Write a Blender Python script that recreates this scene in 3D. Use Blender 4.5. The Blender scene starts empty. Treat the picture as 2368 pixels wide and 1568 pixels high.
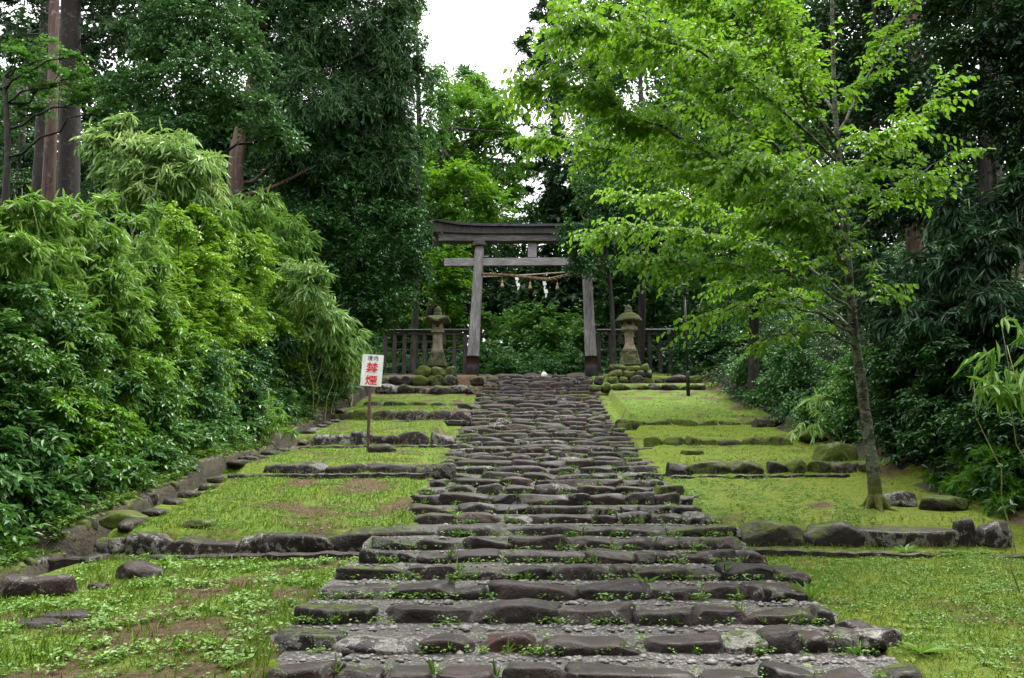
import bpy, math, random
import numpy as np
from mathutils import Vector, Euler
C = bpy.context.scene.collection
SC = bpy.context.scene
FPX, CX, CY = 1950.0, 1183.5, 784.0          # focal length and centre of a 2367 x 1568 frame
PITCH = math.atan(356 / FPX)
YAW = math.atan(45.5 / FPX * math.cos(PITCH))
CZ = 1.65
ROT = np.array(Euler((math.pi/2 + PITCH, 0, YAW)).to_matrix())
def P(x, y, Y):
    """world point at forward distance Y seen along the direction (x, y)"""
    d = ROT @ np.array([(x-CX)/FPX, -(y-CY)/FPX, -1.0])
    p = d * (Y/d[1])
    return np.array([p[0], p[1], p[2] + CZ])
def S(Y): return Y*1.02/FPX                      # metres per frame pixel at distance Y
RNG = np.random.default_rng(7)
def rng(seed): return np.random.default_rng(seed)
def nrm(v): return v/np.maximum(np.linalg.norm(v, axis=-1, keepdims=True), 1e-9)

# ---------------------------------------------------------------- objects
def tag(o, label=None, cat=None, group=None, kind=None):
    if label: o['label'] = label
    if cat: o['category'] = cat
    if group: o['group'] = group
    if kind: o['kind'] = kind
    return o
def thing(name, label, cat, loc, group=None):
    o = bpy.data.objects.new(name, None); C.objects.link(o)
    o.location = loc; o.empty_display_size = .2
    return tag(o, label, cat, group)
def mk(name, V, faces, mat, parent=None, loc=None, smooth=False, tint=None, attrs=None):
    """V (n,3) in world coordinates; faces: list of (m,k) index arrays"""
    V = np.asarray(V, float)
    base = np.array(parent.location if parent is not None and parent.parent is None else
                    (0, 0, 0)) if parent is not None else (np.zeros(3) if loc is None else np.array(loc, float))
    if parent is not None and parent.parent is not None:
        base = np.array(parent.parent.location) + np.array(parent.location)
    me = bpy.data.meshes.new(name)
    fl = [np.asarray(f, np.int32) for f in faces if len(f)]
    me.vertices.add(len(V)); me.vertices.foreach_set('co', (V-base).astype(np.float32).ravel())
    nl = sum(f.size for f in fl); npoly = sum(len(f) for f in fl)
    me.loops.add(nl); me.loops.foreach_set('vertex_index', np.concatenate([f.ravel() for f in fl]))
    tot = np.concatenate([np.full(len(f), f.shape[1], np.int32) for f in fl])
    st = np.concatenate([[0], np.cumsum(tot)[:-1]]).astype(np.int32)
    me.polygons.add(npoly); me.polygons.foreach_set('loop_start', st)
    me.polygons.foreach_set('use_smooth', np.full(npoly, smooth))
    me.update(calc_edges=True)
    if tint is not None:
        a = me.attributes.new('tint', 'FLOAT', 'FACE'); a.data.foreach_set('value', np.asarray(tint, np.float32))
    for k, v in (attrs or {}).items():
        a = me.attributes.new(k, 'FLOAT', 'POINT'); a.data.foreach_set('value', np.asarray(v, np.float32))
    me.materials.append(mat)
    o = bpy.data.objects.new(name, me); C.objects.link(o)
    if parent is not None: o.parent = parent
    elif loc is not None: o.location = loc
    return o
class MB:
    """collects shapes for one mesh"""
    def __init__(s): s.V = []; s.F = []; s.n = 0
    def add(s, V, *F):
        V = np.asarray(V, float)
        for f in F: s.F.append(np.asarray(f, np.int32) + s.n)
        s.V.append(V); s.n += len(V)
    def build(s, name, mat, parent=None, loc=None, smooth=False):
        d = {}
        for f in s.F: d.setdefault(f.shape[1], []).append(f)
        return mk(name, np.concatenate(s.V), [np.concatenate(v) for v in d.values()], mat, parent, loc, smooth)
    def box(s, c, sz, bev=.0, rot=None, taper=1.0):
        x, y, z = np.array(sz)/2
        if bev <= 0:
            V = np.array([[a*x, b*y, c2*z] for c2 in (-1, 1) for b in (-1, 1) for a in (-1, 1)], float)
            V[4:, :2] *= taper
            F = [[0, 2, 3, 1], [4, 5, 7, 6], [0, 1, 5, 4], [1, 3, 7, 5], [3, 2, 6, 7], [2, 0, 4, 6]]
            F4, F8 = np.array(F), None
        else:
            b_ = min(bev, x*.9, y*.9, z*.45); prof = [(-z, b_), (-z+b_, 0), (z-b_, 0), (z, b_)]; V = []
            for zz, ins in prof:
                t = 1+(taper-1)*(zz+z)/(2*z); X, Y_ = (x-ins)*t, (y-ins)*t; q = b_ if ins == 0 else b_*.5
                V += [(-X+q, -Y_, zz), (X-q, -Y_, zz), (X, -Y_+q, zz), (X, Y_-q, zz), (X-q, Y_, zz), (-X+q, Y_, zz), (-X, Y_-q, zz), (-X, -Y_+q, zz)]
            V = np.array(V, float); F = []
            for k in range(3):
                for j in range(8): F.append([k*8+j, k*8+(j+1) % 8, k*8+8+(j+1) % 8, k*8+8+j])
            F4 = np.array(F); F8 = np.array([list(range(7, -1, -1)), [24+j for j in range(8)]])
        if rot is not None: V = V @ np.array(Euler(rot).to_matrix()).T
        s.add(V+np.array(c), F4)
        if F8 is not None:
            s.F.append(F8.astype(np.int32) + s.n - 32)
    def tube(s, pts, rad, n=8, cap=True):
        pts = np.asarray(pts, float); rad = np.broadcast_to(np.asarray(rad, float), (len(pts),))
        T = nrm(np.gradient(pts, axis=0)); up = np.array([.13, .31, .94])
        A = nrm(np.cross(T, up)); bad = np.linalg.norm(np.cross(T, up), axis=1) < .15
        A[bad] = nrm(np.cross(T[bad], [1., 0, 0])); B = np.cross(T, A)
        th = np.linspace(0, 2*math.pi, n, endpoint=False)
        V = (pts[:, None] + rad[:, None, None]*(A[:, None]*np.cos(th)[None, :, None] + B[:, None]*np.sin(th)[None, :, None])).reshape(-1, 3)
        m = len(pts); i = np.arange(m-1)[:, None]*n; j = np.arange(n)[None]; j2 = (j+1) % n
        F = np.stack([i+j, i+j2, i+n+j2, i+n+j], -1).reshape(-1, 4)[:, ::-1]
        if cap:
            s.add(V, F, np.array([np.arange(n)]), np.array([(m-1)*n+np.arange(n)[::-1]]))
        else: s.add(V, F)
    def lathe(s, c, prof, n=24, sq=None):
        """prof: (radius, z) pairs; sq = superellipse exponent for square-ish sections"""
        th = np.linspace(0, 2*math.pi, n, endpoint=False) + math.pi/n
        co, si = np.cos(th), np.sin(th)
        r = np.ones(n) if not sq else (np.abs(co)**sq+np.abs(si)**sq)**(-1/sq)
        V = np.array([[R*r[k]*co[k], R*r[k]*si[k], z] for R, z in prof for k in range(n)]) + np.array(c)
        m = len(prof); i = np.arange(m-1)[:, None]*n; j = np.arange(n)[None]; j2 = (j+1) % n
        F = np.stack([i+j, i+j2, i+n+j2, i+n+j], -1).reshape(-1, 4)
        s.add(V, F, np.array([np.arange(n)[::-1]]), np.array([(m-1)*n+np.arange(n)]))
    def extrude(s, outline, y0, y1):
        """outline (n,2) of X,Z counter-clockwise seen from the front (-Y)"""
        o = np.asarray(outline, float); n = len(o)
        V = np.concatenate([np.c_[o[:, 0], np.full(n, y0), o[:, 1]], np.c_[o[:, 0], np.full(n, y1), o[:, 1]]])
        i = np.arange(n); j = (i+1) % n
        s.add(V, np.stack([i, i+n, j+n, j], -1)[:, ::1], np.array([i]), np.array([i[::-1]+n]))

# ---------------------------------------------------------------- noise in numpy
def fbm(x, y, seed=0, scale=1.0, octv=4):
    r = rng(seed); out = np.zeros(np.broadcast(x, y).shape); amp = 1; tot = 0; k = 1/scale
    for _ in range(octv):
        for _ in range(4):
            a = r.uniform(0, 2*math.pi); ph = r.uniform(0, 6.28, 2); kk = k*r.uniform(.7, 1.3)
            out = out + amp*np.sin(kk*(x*math.cos(a)+y*math.sin(a))*6.28+ph[0] + 1.2*np.sin(kk*2.1*(y*math.cos(a)-x*math.sin(a))+ph[1]))
        tot += amp*2.0; amp *= .55; k *= 2.03
    return out/tot                                # roughly -1..1

# ---------------------------------------------------------------- materials
def newmat(name):
    m = bpy.data.materials.new(name); m.use_nodes = True; nt = m.node_tree; nt.nodes.clear()
    out = nt.nodes.new('ShaderNodeOutputMaterial'); return m, nt, out
class NT:
    def __init__(s, nt): s.nt = nt
    def n(s, t, **kw):
        nd = s.nt.nodes.new('ShaderNode'+t)
        for k, v in kw.items():
            if k.startswith('p_'): setattr(nd, k[2:], v); continue
            key = k.replace('_', ' ') if not k.startswith('i') or not k[1:].isdigit() else int(k[1:])
            sk = nd.inputs[key]
            if hasattr(v, 'is_output') or isinstance(v, bpy.types.NodeSocket): s.nt.links.new(v, sk)
            else: sk.default_value = v
        return nd
    def ramp(s, fac, stops, interp='LINEAR'):
        nd = s.nt.nodes.new('ShaderNodeValToRGB'); s.nt.links.new(fac, nd.inputs[0]); cr = nd.color_ramp; cr.interpolation = interp
        while len(cr.elements) < len(stops): cr.elements.new(.5)
        for e, (p, c) in zip(cr.elements, stops):
            e.position = p; e.color = (c, c, c, 1) if isinstance(c, (int, float)) else (*c, 1)
        return nd.outputs[0]
    def noise(s, vec, scale, detail=6, rough=.55, dist=0):
        return s.n('TexNoise', Vector=vec, Scale=scale, Detail=detail, Roughness=rough, Distortion=dist).outputs[0]
    def mix(s, fac, a, b, mode='MIX'):
        nd = s.nt.nodes.new('ShaderNodeMixRGB'); nd.blend_type = mode
        for i, v in enumerate((fac, a, b)):
            if isinstance(v, bpy.types.NodeSocket): s.nt.links.new(v, nd.inputs[i])
            elif i == 0: nd.inputs[0].default_value = v
            else: nd.inputs[i].default_value = (*v, 1) if not isinstance(v, (int, float)) else (v, v, v, 1)
        return nd.outputs[0]
    def math(s, op, a, b=0.0, clamp=False):
        nd = s.nt.nodes.new('ShaderNodeMath'); nd.operation = op; nd.use_clamp = clamp
        for i, v in enumerate((a, b)):
            if isinstance(v, bpy.types.NodeSocket): s.nt.links.new(v, nd.inputs[i])
            else: nd.inputs[i].default_value = v
        return nd.outputs[0]
    def objvec(s, rnd=True, scale=None):
        v = s.n('TexCoord').outputs['Object']
        if scale is not None:
            mp = s.n('Mapping', Vector=v); mp.inputs['Scale'].default_value = scale; v = mp.outputs[0]
        if rnd:
            r = s.n('ObjectInfo').outputs['Random']; r = s.math('MULTIPLY', r, 61.0)
            cb = s.n('CombineXYZ', X=r, Y=r, Z=r).outputs[0]
            ad = s.nt.nodes.new('ShaderNodeVectorMath'); s.nt.links.new(v, ad.inputs[0]); s.nt.links.new(cb, ad.inputs[1]); v = ad.outputs[0]
        return v
    def bump(s, h, dist, strength=1.0):
        return s.n('Bump', Height=h, Distance=dist, Strength=strength).outputs[0]
    def pbsdf(s, out, col, rough=.6, normal=None, spec=.5, metal=0.0):
        b = s.nt.nodes.new('ShaderNodeBsdfPrincipled')
        for k, v in (('Base Color', col), ('Roughness', rough), ('Specular IOR Level', spec), ('Metallic', metal)):
            if isinstance(v, bpy.types.NodeSocket): s.nt.links.new(v, b.inputs[k])
            else: b.inputs[k].default_value = (*v, 1) if k == 'Base Color' else v
        if normal is not None: s.nt.links.new(normal, b.inputs['Normal'])
        if out is not None: s.nt.links.new(b.outputs[0], out.inputs[0])
        return b
def leafmat(name, cols, rough=.42, transl=.3, spec=.5, tcol=None):
    m, nt, out = newmat(name); t = NT(nt)
    a = t.n('Attribute', p_attribute_name='tint').outputs['Fac']
    k = len(cols); col = t.ramp(a, [(i/(k-1), c) for i, c in enumerate(cols)])
    b = t.pbsdf(None, col, rough, spec=spec)
    tr = t.n('BsdfTranslucent', Color=t.mix(.55, col, tcol or (.16, .30, .02)))
    mx = t.n('MixShader', i0=transl); nt.links.new(b.outputs[0], mx.inputs[1]); nt.links.new(tr.outputs[0], mx.inputs[2])
    nt.links.new(mx.outputs[0], out.inputs[0]); return m
def plainmat(name, c0, c1, scale=6, rough=.7, bump=.004, stretch=None, spec=.4, metal=0.0, bs=None):
    m, nt, out = newmat(name); t = NT(nt); v = t.objvec(True, stretch)
    n = t.noise(v, scale, 8, .6); col = t.ramp(n, [(.3, c0), (.7, c1)])
    n2 = t.noise(v, bs or scale*4, 6, .6)
    t.pbsdf(out, col, rough, t.bump(n2, bump), spec, metal); return m
def stonemat():
    """object colour: R lichen, G moss, B redness; alpha brightness"""
    m, nt, out = newmat('weathered_stone'); t = NT(nt); v = t.objvec(True)
    oi = t.n('ObjectInfo'); oc = t.n('SeparateColor', Color=oi.outputs['Color'])
    n1 = t.noise(v, 4.5, 8, .6); n2 = t.noise(v, 16, 8, .65); n3 = t.noise(v, 60, 6, .7); n5 = t.noise(v, 9, 6, .6, .6)
    base = t.ramp(n1, [(.25, (.011, .0074, .0062)), (.5, (.027, .0190, .0164)), (.78, (.068, .051, .045))])
    base = t.mix(oc.outputs[2], base, t.ramp(n1, [(.25, (.03, .011, .008)), (.75, (.10, .036, .026))]))
    base = t.mix(.55, base, t.ramp(n2, [(.3, .35), (.7, 1.0)]), 'MULTIPLY')
    br = t.math('MULTIPLY', oi.outputs['Alpha'], 1.75)
    cb = t.n('CombineColor', Red=br, Green=br, Blue=br).outputs[0]; base = t.mix(1.0, base, cb, 'MULTIPLY')
    lm = t.math('ADD', n5, t.math('MULTIPLY', oc.outputs[0], .22)); lm = t.math('ADD', lm, t.math('MULTIPLY', n3, .22))
    lm = t.ramp(lm, [(.80, 0.0), (.86, 1.0)])
    base = t.mix(t.math('MULTIPLY', lm, .85), base, t.ramp(n3, [(.35, (.09, .09, .07)), (.65, (.34, .335, .285))]))
    sp = t.n('TexVoronoi', Vector=v, Scale=30.0).outputs['Distance']
    spm = t.math('MULTIPLY', t.ramp(sp, [(.10, 1.0), (.16, 0.0)]), t.ramp(n2, [(.47, 0.0), (.54, 1.0)]))
    base = t.mix(t.math('MULTIPLY', spm, t.math('MULTIPLY', oc.outputs[0], .9, True)), base, (.42, .42, .37))
    nz = t.n('SeparateXYZ', Vector=t.n('NewGeometry').outputs['Normal']).outputs[2]
    ms = t.math('ADD', t.math('MULTIPLY', nz, .16), n5); ms = t.math('ADD', ms, t.math('MULTIPLY', oc.outputs[1], .45)); ms = t.math('ADD', ms, t.math('MULTIPLY', n3, .15))
    ms = t.ramp(ms, [(.86, 0.0), (.97, 1.0)])
    base = t.mix(ms, base, t.ramp(n3, [(.3, (.035, .05, .008)), (.7, (.10, .13, .018))]))
    rough = t.math('ADD', t.math('MULTIPLY', n2, .4), .35); rough = t.math('ADD', rough, t.math('MULTIPLY', ms, .4), True)
    h = t.math('ADD', t.math('MULTIPLY', n2, .7), t.math('MULTIPLY', n3, .35)); h = t.math('ADD', h, t.math('MULTIPLY', ms, .3))
    b_ = t.pbsdf(out, base, rough, t.bump(h, .05, 1.0), .28); nt.links.new(t.ramp(nz, [(.45, 0.0), (.95, .26)]), b_.inputs['Coat Weight']); b_.inputs['Coat Roughness'].default_value = .36; return m
def gravelmat():
    m, nt, out = newmat('pebbled_concrete'); t = NT(nt); v = t.objvec(False)
    vo = t.n('TexVoronoi', Vector=v, Scale=38.0); n1 = t.noise(v, 2.2, 6, .6); n2 = t.noise(v, 30, 6, .6)
    peb = t.ramp(t.n('SeparateColor', Color=vo.outputs['Color']).outputs[0], [(0, (.015, .013, .011)), (.6, (.043, .038, .032)), (1, (.19, .175, .15))])
    col = t.mix(t.ramp(vo.outputs['Distance'], [(.35, 0.0), (.6, .8)]), peb, (.035, .031, .028))
    col = t.mix(t.ramp(n1, [(.5, 0.0), (.68, .8)]), col, t.ramp(n2, [(.3, (.018, .016, .012)), (.7, (.05, .047, .022))]))
    so = t.n('Attribute', p_attribute_name='soil').outputs['Fac']; col = t.mix(t.math('MULTIPLY', so, .9), col, t.ramp(n2, [(.35, (.008, .007, .006)), (.6, (.026, .024, .012)), (.75, (.05, .06, .014))]))
    h = t.math('SUBTRACT', t.math('MULTIPLY', n2, .4), vo.outputs['Distance'])
    t.pbsdf(out, col, .55, t.bump(h, .02, .8), .45); return m
def lawnmat():
    m, nt, out = newmat('mossy_turf'); t = NT(nt); v = t.objvec(False)
    soil = t.n('Attribute', p_attribute_name='soil').outputs['Fac']; moss = t.n('Attribute', p_attribute_name='moss').outputs['Fac']
    n1 = t.noise(v, 2.5, 8, .65); n2 = t.noise(v, 14, 8, .7); n3 = t.noise(v, 70, 6, .7)
    green = t.ramp(n2, [(.3, (.055, .105, .010)), (.5, (.12, .205, .018)), (.72, (.20, .295, .030))])
    ms = t.ramp(n2, [(.3, (.070, .110, .007)), (.5, (.150, .205, .012)), (.7, (.235, .285, .022))])
    g = t.mix(t.ramp(t.math('ADD', t.math('MULTIPLY', n1, .6), t.math('MULTIPLY', moss, .5)), [(.40, 0.0), (.60, 1.0)]), green, ms)
    br = t.ramp(n2, [(.3, (.045, .028, .014)), (.5, (.105, .066, .032)), (.75, (.19, .125, .062))])
    sm = t.math('ADD', t.math('MULTIPLY', soil, .62), t.math('MULTIPLY', n1, .45)); sm = t.math('ADD', sm, t.math('MULTIPLY', n2, .3))
    col = t.mix(t.ramp(sm, [(.62, 0.0), (.80, 1.0)]), g, br)
    col = t.mix(.5, col, t.ramp(n3, [(.3, .45), (.65, 1.0)]), 'MULTIPLY')
    h = t.math('ADD', t.math('MULTIPLY', n3, .5), n2)
    t.pbsdf(out, col, .85, t.bump(h, .06, 1.0), .25); return m
def woodmat(name, c0, c1, c2, stretch, scale=3.0):
    m, nt, out = newmat(name); t = NT(nt); v = t.objvec(True, stretch)
    n = t.noise(v, scale, 10, .65, .3); g = t.noise(v, scale*6, 8, .7); big = t.noise(t.objvec(True), 1.1, 5, .6)
    col = t.ramp(n, [(.28, c0), (.5, c1), (.74, c2)])
    col = t.mix(.7, col, t.ramp(big, [(.3, .45), (.65, 1.0)]), 'MULTIPLY')
    t.pbsdf(out, col, .72, t.bump(t.math('ADD', n, g), .012, .8), .35); return m
def barkmat(name, c0, c1, patch, amount, stretch=(1, 1, .25), scale=9):
    m, nt, out = newmat(name); t = NT(nt); v = t.objvec(True, stretch); v2 = t.objvec(True)
    n = t.noise(v, scale, 10, .65, .4); p = t.noise(v2, 4.5, 6, .6, .5)
    col = t.mix(t.ramp(p, [(.62-amount*.12, 0.0), (.66-amount*.12, .9)]), t.ramp(n, [(.3, c0), (.7, c1)]), patch)
    t.pbsdf(out, col, .8, t.bump(n, .03, .9), .3); return m
# ================================================================ materials used by the hard things
M = {}
M['stone'] = stonemat(); M['gravel'] = gravelmat(); M['lawn'] = lawnmat()
M['earth'] = plainmat('dark_forest_soil', (.016, .013, .008), (.05, .042, .022), 5, .9, .04)
M['torii'] = woodmat('weathered_grey_timber', (.075, .069, .070), (.235, .222, .226), (.47, .455, .46), (9, 9, .7))
M['beam'] = woodmat('weathered_grey_beam', (.10, .092, .096), (.27, .255, .265), (.50, .485, .50), (.7, 9, 9))
M['lintel'] = woodmat('dark_weathered_lintel', (.034, .030, .030), (.095, .084, .086), (.30, .28, .29), (.7, 7, 9))
M['fence'] = woodmat('dark_damp_fence_timber', (.018, .0155, .015), (.048, .041, .038), (.11, .093, .083), (8, 8, .8))
M['copper'] = plainmat('dark_copper_sheet', (.012, .012, .014), (.04, .04, .045), 5, .35, .002, None, .5, .6)
M['cap_rail'] = plainmat('dark_rail_cap', (.014, .014, .017), (.04, .04, .046), 5, .38, .002, (1, 6, 6))
M['rope'] = plainmat('straw_rope', (.09, .055, .03), (.26, .17, .095), 26, .85, .012)
M['straw'] = plainmat('straw_tassel', (.18, .125, .07), (.42, .31, .18), 30, .85, .008, (8, 8, 1))
M['paper'] = plainmat('white_paper', (.78, .78, .78), (.86, .86, .86), 4, .7, .0)
M['bamboo_rod'] = plainmat('pale_bamboo_rod', (.30, .26, .19), (.5, .45, .34), 9, .5, .002)
M['sign_white'] = plainmat('white_sign_enamel', (.66, .665, .66), (.86, .87, .88), 5, .4, .0005, (3, 3, 1))
M['ink_black'] = plainmat('black_lettering', (.02, .021, .024), (.032, .033, .036), 8, .5, .0)
M['ink_red'] = plainmat('red_lettering', (.62, .022, .04), (.72, .035, .06), 8, .5, .0)
M['rust_steel'] = plainmat('brown_rusty_steel', (.05, .026, .02), (.12, .065, .05), 14, .6, .003)
M['lamp_black'] = plainmat('black_painted_steel', (.006, .006, .008), (.014, .014, .018), 12, .55, .001)
M['granite'] = plainmat('lichened_tan_granite', (.07, .058, .04), (.26, .215, .155), 7, .8, .012)
M['granite_moss'] = None
def mossygranite():
    m, nt, out = newmat('mossy_granite'); t = NT(nt); v = t.objvec(True)
    n = t.noise(v, 6, 8, .65); n2 = t.noise(v, 22, 6, .7)
    base = t.ramp(n2, [(.3, (.05, .043, .032)), (.7, (.20, .17, .125))])
    nz = t.n('SeparateXYZ', Vector=t.n('NewGeometry').outputs['Normal']).outputs[2]
    ms = t.ramp(t.math('ADD', t.math('MULTIPLY', nz, .3), n), [(.46, 0.0), (.62, 1.0)])
    col = t.mix(ms, base, t.ramp(n2, [(.3, (.016, .024, .004)), (.7, (.055, .075, .009))]))
    t.pbsdf(out, col, .85, t.bump(t.math('ADD', n2, ms), .03, .9), .3); return m
M['granite_moss'] = mossygranite()
def sleevemat():
    m, nt, out = newmat('stained_metal_sleeve'); t = NT(nt); v = t.objvec(False); z = t.n('SeparateXYZ', Vector=v).outputs[2]
    n = t.noise(t.objvec(True, (3, 3, .8)), 3, 6, .6)
    zz = t.math('ADD', t.math('MULTIPLY', z, 1.0), t.math('MULTIPLY', n, .5))
    col = t.ramp(zz, [(.22, (.075, .09, .105)), (.5, (.055, .05, .058)), (.8, (.05, .024, .026)), (1.0, (.04, .020, .018))])
    t.pbsdf(out, col, .42, t.bump(n, .004), .5, .25); return m
M['sleeve'] = sleevemat()

# ================================================================ profile of the stairway and of the ground
ROW_Y = [1548, 1470, 1403, 1355, 1310, 1280, 1245, 1211, 1191, 1169, 1142, 1123, 1107, 1096, 1079, 1064, 1055, 1044, 1033, 1028,
         1019, 1011, 1000, 991, 983, 973, 965, 957, 950, 942, 933, 924, 916, 910, 901, 894, 887, 880, 873, 867]
NR = len(ROW_Y)
RY = np.array([5.9 + .695*k for k in range(NR)])
RZ = np.array([P(1250, ROW_Y[k], RY[k])[2] for k in range(NR)])
RZ = np.convolve(np.r_[RZ[0]*2-RZ[1], RZ, RZ[-1]*2-RZ[-2]], [.2, .6, .2], 'valid')
_le = np.array([(1600, 600), (1548, 612), (1470, 622), (1403, 690), (1355, 746), (1310, 785), (1280, 838), (1245, 848), (1211, 1005), (1191, 962), (1169, 938),
       (1142, 945), (1123, 968), (1107, 993), (1055, 1025), (1019, 1036), (1000, 1050), (973, 1065), (950, 1083), (916, 1098), (888, 1110), (867, 1122)], float)[::-1]
_re = np.array([(1600, 2200), (1548, 2160), (1470, 2040), (1403, 1928), (1355, 1850), (1310, 1792), (1280, 1762), (1245, 1716), (1211, 1712), (1191, 1662), (1169, 1630),
       (1142, 1606), (1123, 1578), (1107, 1556), (1055, 1490), (1019, 1470), (1000, 1450), (973, 1425), (950, 1406), (916, 1386), (888, 1376), (867, 1372)], float)[::-1]
XL = np.array([P(np.interp(ROW_Y[k], _le[:, 0], _le[:, 1]), ROW_Y[k], RY[k])[0] for k in range(NR)])
XR = np.array([P(np.interp(ROW_Y[k], _re[:, 0], _re[:, 1]), ROW_Y[k], RY[k])[0] for k in range(NR)])
print('rises', np.round(np.diff(RZ), 3)); print('XL', np.round(XL, 2)); print('XR', np.round(XR, 2))
XLs = XL.copy(); XLs[7] = (XL[6]+XL[8])/2
def Zof(y, Y, x=1229): return P(x, y, Y)[2]
LP = [(-40, -.3), (-2, 0), (4, .12), (5.9, Zof(1556, 5.9)), (10.5, Zof(1295, 10.5)), (10.62, Zof(1293, 10.6)), (10.80, Zof(1281, 10.8)), (10.98, Zof(1228, 10.95)), (14.55, Zof(1104, 14.55)),
      (14.85, Zof(1091, 14.85)), (15.02, Zof(1071, 15.0)), (18.85, Zof(1035, 18.85)), (19.1, Zof(1026, 19.1)), (19.28, Zof(1004, 19.25)),
      (22.9, Zof(972, 22.9)), (23.05, Zof(969, 23)), (23.2, Zof(950, 23.2)), (26.0, Zof(938, 26)), (26.15, Zof(930, 26.1)), (28.7, Zof(911, 28.7)),
      (29.0, Zof(908, 29)), (29.2, Zof(893, 29.2)), (30.0, Zof(891, 30)), (30.25, Zof(873, 30.25)), (33.2, Zof(866, 33.2)), (37, Zof(863, 36)), (44, 7.2), (60, 10), (100, 17), (400, 40)]
RP = [(-40, -.3), (-2, 0), (4, .12), (5.9, Zof(1556, 5.9)), (10.3, Zof(1290, 10.3)), (10.7, Zof(1263, 10.7)), (10.98, Zof(1211, 10.95)), (14.6, Zof(1104, 14.6)),
      (14.85, Zof(1092, 14.85)), (15.02, Zof(1070, 15.0)), (18.6, Zof(1033, 18.6)), (18.8, Zof(1028, 18.8)), (18.95, Zof(1014, 18.95)), (21.8, Zof(987, 21.8)), (22.0, Zof(982, 22)), (22.12, Zof(970, 22.1)),
      (28.3, Zof(905, 28.3)), (28.6, Zof(902, 28.6)), (28.8, Zof(889, 28.8)), (30.1, Zof(887, 30.1)), (30.3, Zof(872, 30.3)), (33.2, Zof(866, 33.2)), (37, Zof(863, 36)), (44, 7.2), (60, 10), (100, 17), (400, 40)]
LP, RP = np.array(LP), np.array(RP)
def prof_l(Y): return np.interp(Y, LP[:, 0], LP[:, 1])
def prof_r(Y): return np.interp(Y, RP[:, 0], RP[:, 1])
def prof_s(Y): return np.interp(Y, np.r_[-40, 0, RY, 37, 44, 400], np.r_[-.3, -.1, RZ-.02, RZ[-1], 7.2, 40])
def edge_l(Y): return np.interp(Y, RY, XLs)
def edge_r(Y): return np.interp(Y, RY, XR)
def ditch_x(Y): return np.interp(Y, [5, 9, 11, 20, 29, 34], [-5.5, -5.6, -5.66, -5.6, -5.75, -5.8])
LB = 6.15
def H(X, Y, rough=True):
    X, Y = np.broadcast_arrays(np.asarray(X, float), np.asarray(Y, float))
    l, r = prof_l(Y), prof_r(Y)
    sm = np.clip((X+2)/4, 0, 1); z = np.where((Y > 4) & (Y < 34), np.where(X < 0, l, r), l*(1-sm)+r*sm)
    el, er = edge_l(Y), edge_r(Y)
    inst = (X > el+.08) & (X < er-.08) & (Y > 4.5) & (Y < 34)
    z = np.where(inst, np.minimum(z, prof_s(Y)-.35), z)
    near = (X > el-.35) & (X < er+.35) & ~inst & (Y > 4.5) & (Y < 33.5)
    z = np.where(near, np.minimum(z, prof_s(Y)-.03), z)
    if rough:
        amp = np.where((np.abs(X) < 6.5) & (Y < 34), .022, .12)
        z = z + amp*fbm(X, Y, 3, 1.7, 3)*np.where(inst | near, 0.3, 1)
    d = np.abs(X-ditch_x(Y)); dm = (Y > 7) & (Y < 31.5)
    z = np.where(dm, z-.42*np.clip((.22-d)/.08, 0, 1), z)
    dl = np.clip(-X-LB, 0, None); dr = np.clip(X-LB, 0, None)
    z = z + np.where(Y < 60, np.minimum(dl, 12)*.48+np.clip(dl-12, 0, 60)*.22, np.clip(dl, 0, 60)*.25)
    z = z + np.minimum(dr, 12)*.5+np.clip(dr-12, 0, 60)*.22
    return z
Hf = lambda x, y: float(H(x, y))
# the ground sheet: a lawn part between the ditch and the right bank, the wooded earth around it
gx = np.unique(np.round(np.r_[-260, -180, -120, -80, -55, -40, -30, np.arange(-24, -9, .8), np.arange(-9, -6.2, .2), np.arange(-6.2, -5.0, .05), np.arange(-5, 5.5, .1), np.arange(5.5, 9, .2), np.arange(9, 24, .8), 30, 40, 55, 80, 120, 180, 260], 3))
gy = np.unique(np.round(np.r_[-60, -30, -15, -6, -2, 1, np.arange(3, 31, .075), np.arange(31, 46, .4), 48, 52, 58, 66, 80, 110, 160, 260, 400], 3))
GX, GY = np.meshgrid(gx, gy); GZ = H(GX, GY)
nx, ny = len(gx), len(gy); idx = np.arange(nx*ny).reshape(ny, nx)
Q = np.stack([idx[:-1, :-1], idx[:-1, 1:], idx[1:, 1:], idx[1:, :-1]], -1).reshape(-1, 4)
cxq = ((gx[:-1]+gx[1:])/2)[None].repeat(ny-1, 0).ravel(); cyq = ((gy[:-1]+gy[1:])/2)[:, None].repeat(nx-1, 1).ravel()
is_lawn = (cxq > ditch_x(cyq)+.2) & (cxq < 6.25+.25*fbm(cyq, cyq*0, 9, 3)) & (cyq > -2) & (cyq < 33.5)
VG = np.c_[GX.ravel(), GY.ravel(), GZ.ravel()]
def submesh(F):
    u, inv = np.unique(F, return_inverse=True); return u, inv.reshape(F.shape)
def soilf(X, Y):
    left = X < 0
    a = np.where(left & (Y < 10.6), .25+.45*np.exp(-((X+2.9)/.8)**2)+.08*np.clip(7.5-Y, 0, 3), np.where(left & (Y < 14.7), .42*np.exp(-((X+2.8)/1.5)**2)+.16, np.where(left, .38, .10)))
    a = np.where(left & (Y > 28.6), .9, a); a = np.where(~left & (X > 5.2) & (Y > 10.9), .3, a)
    a = np.where(~left & (Y > 26), .45, a); a = np.where(~left & (Y < 8) & (X > 3.2), .35, a)
    return np.clip(a+.5*fbm(X, Y, 21, 1.3, 5), 0, 1.2)
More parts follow.
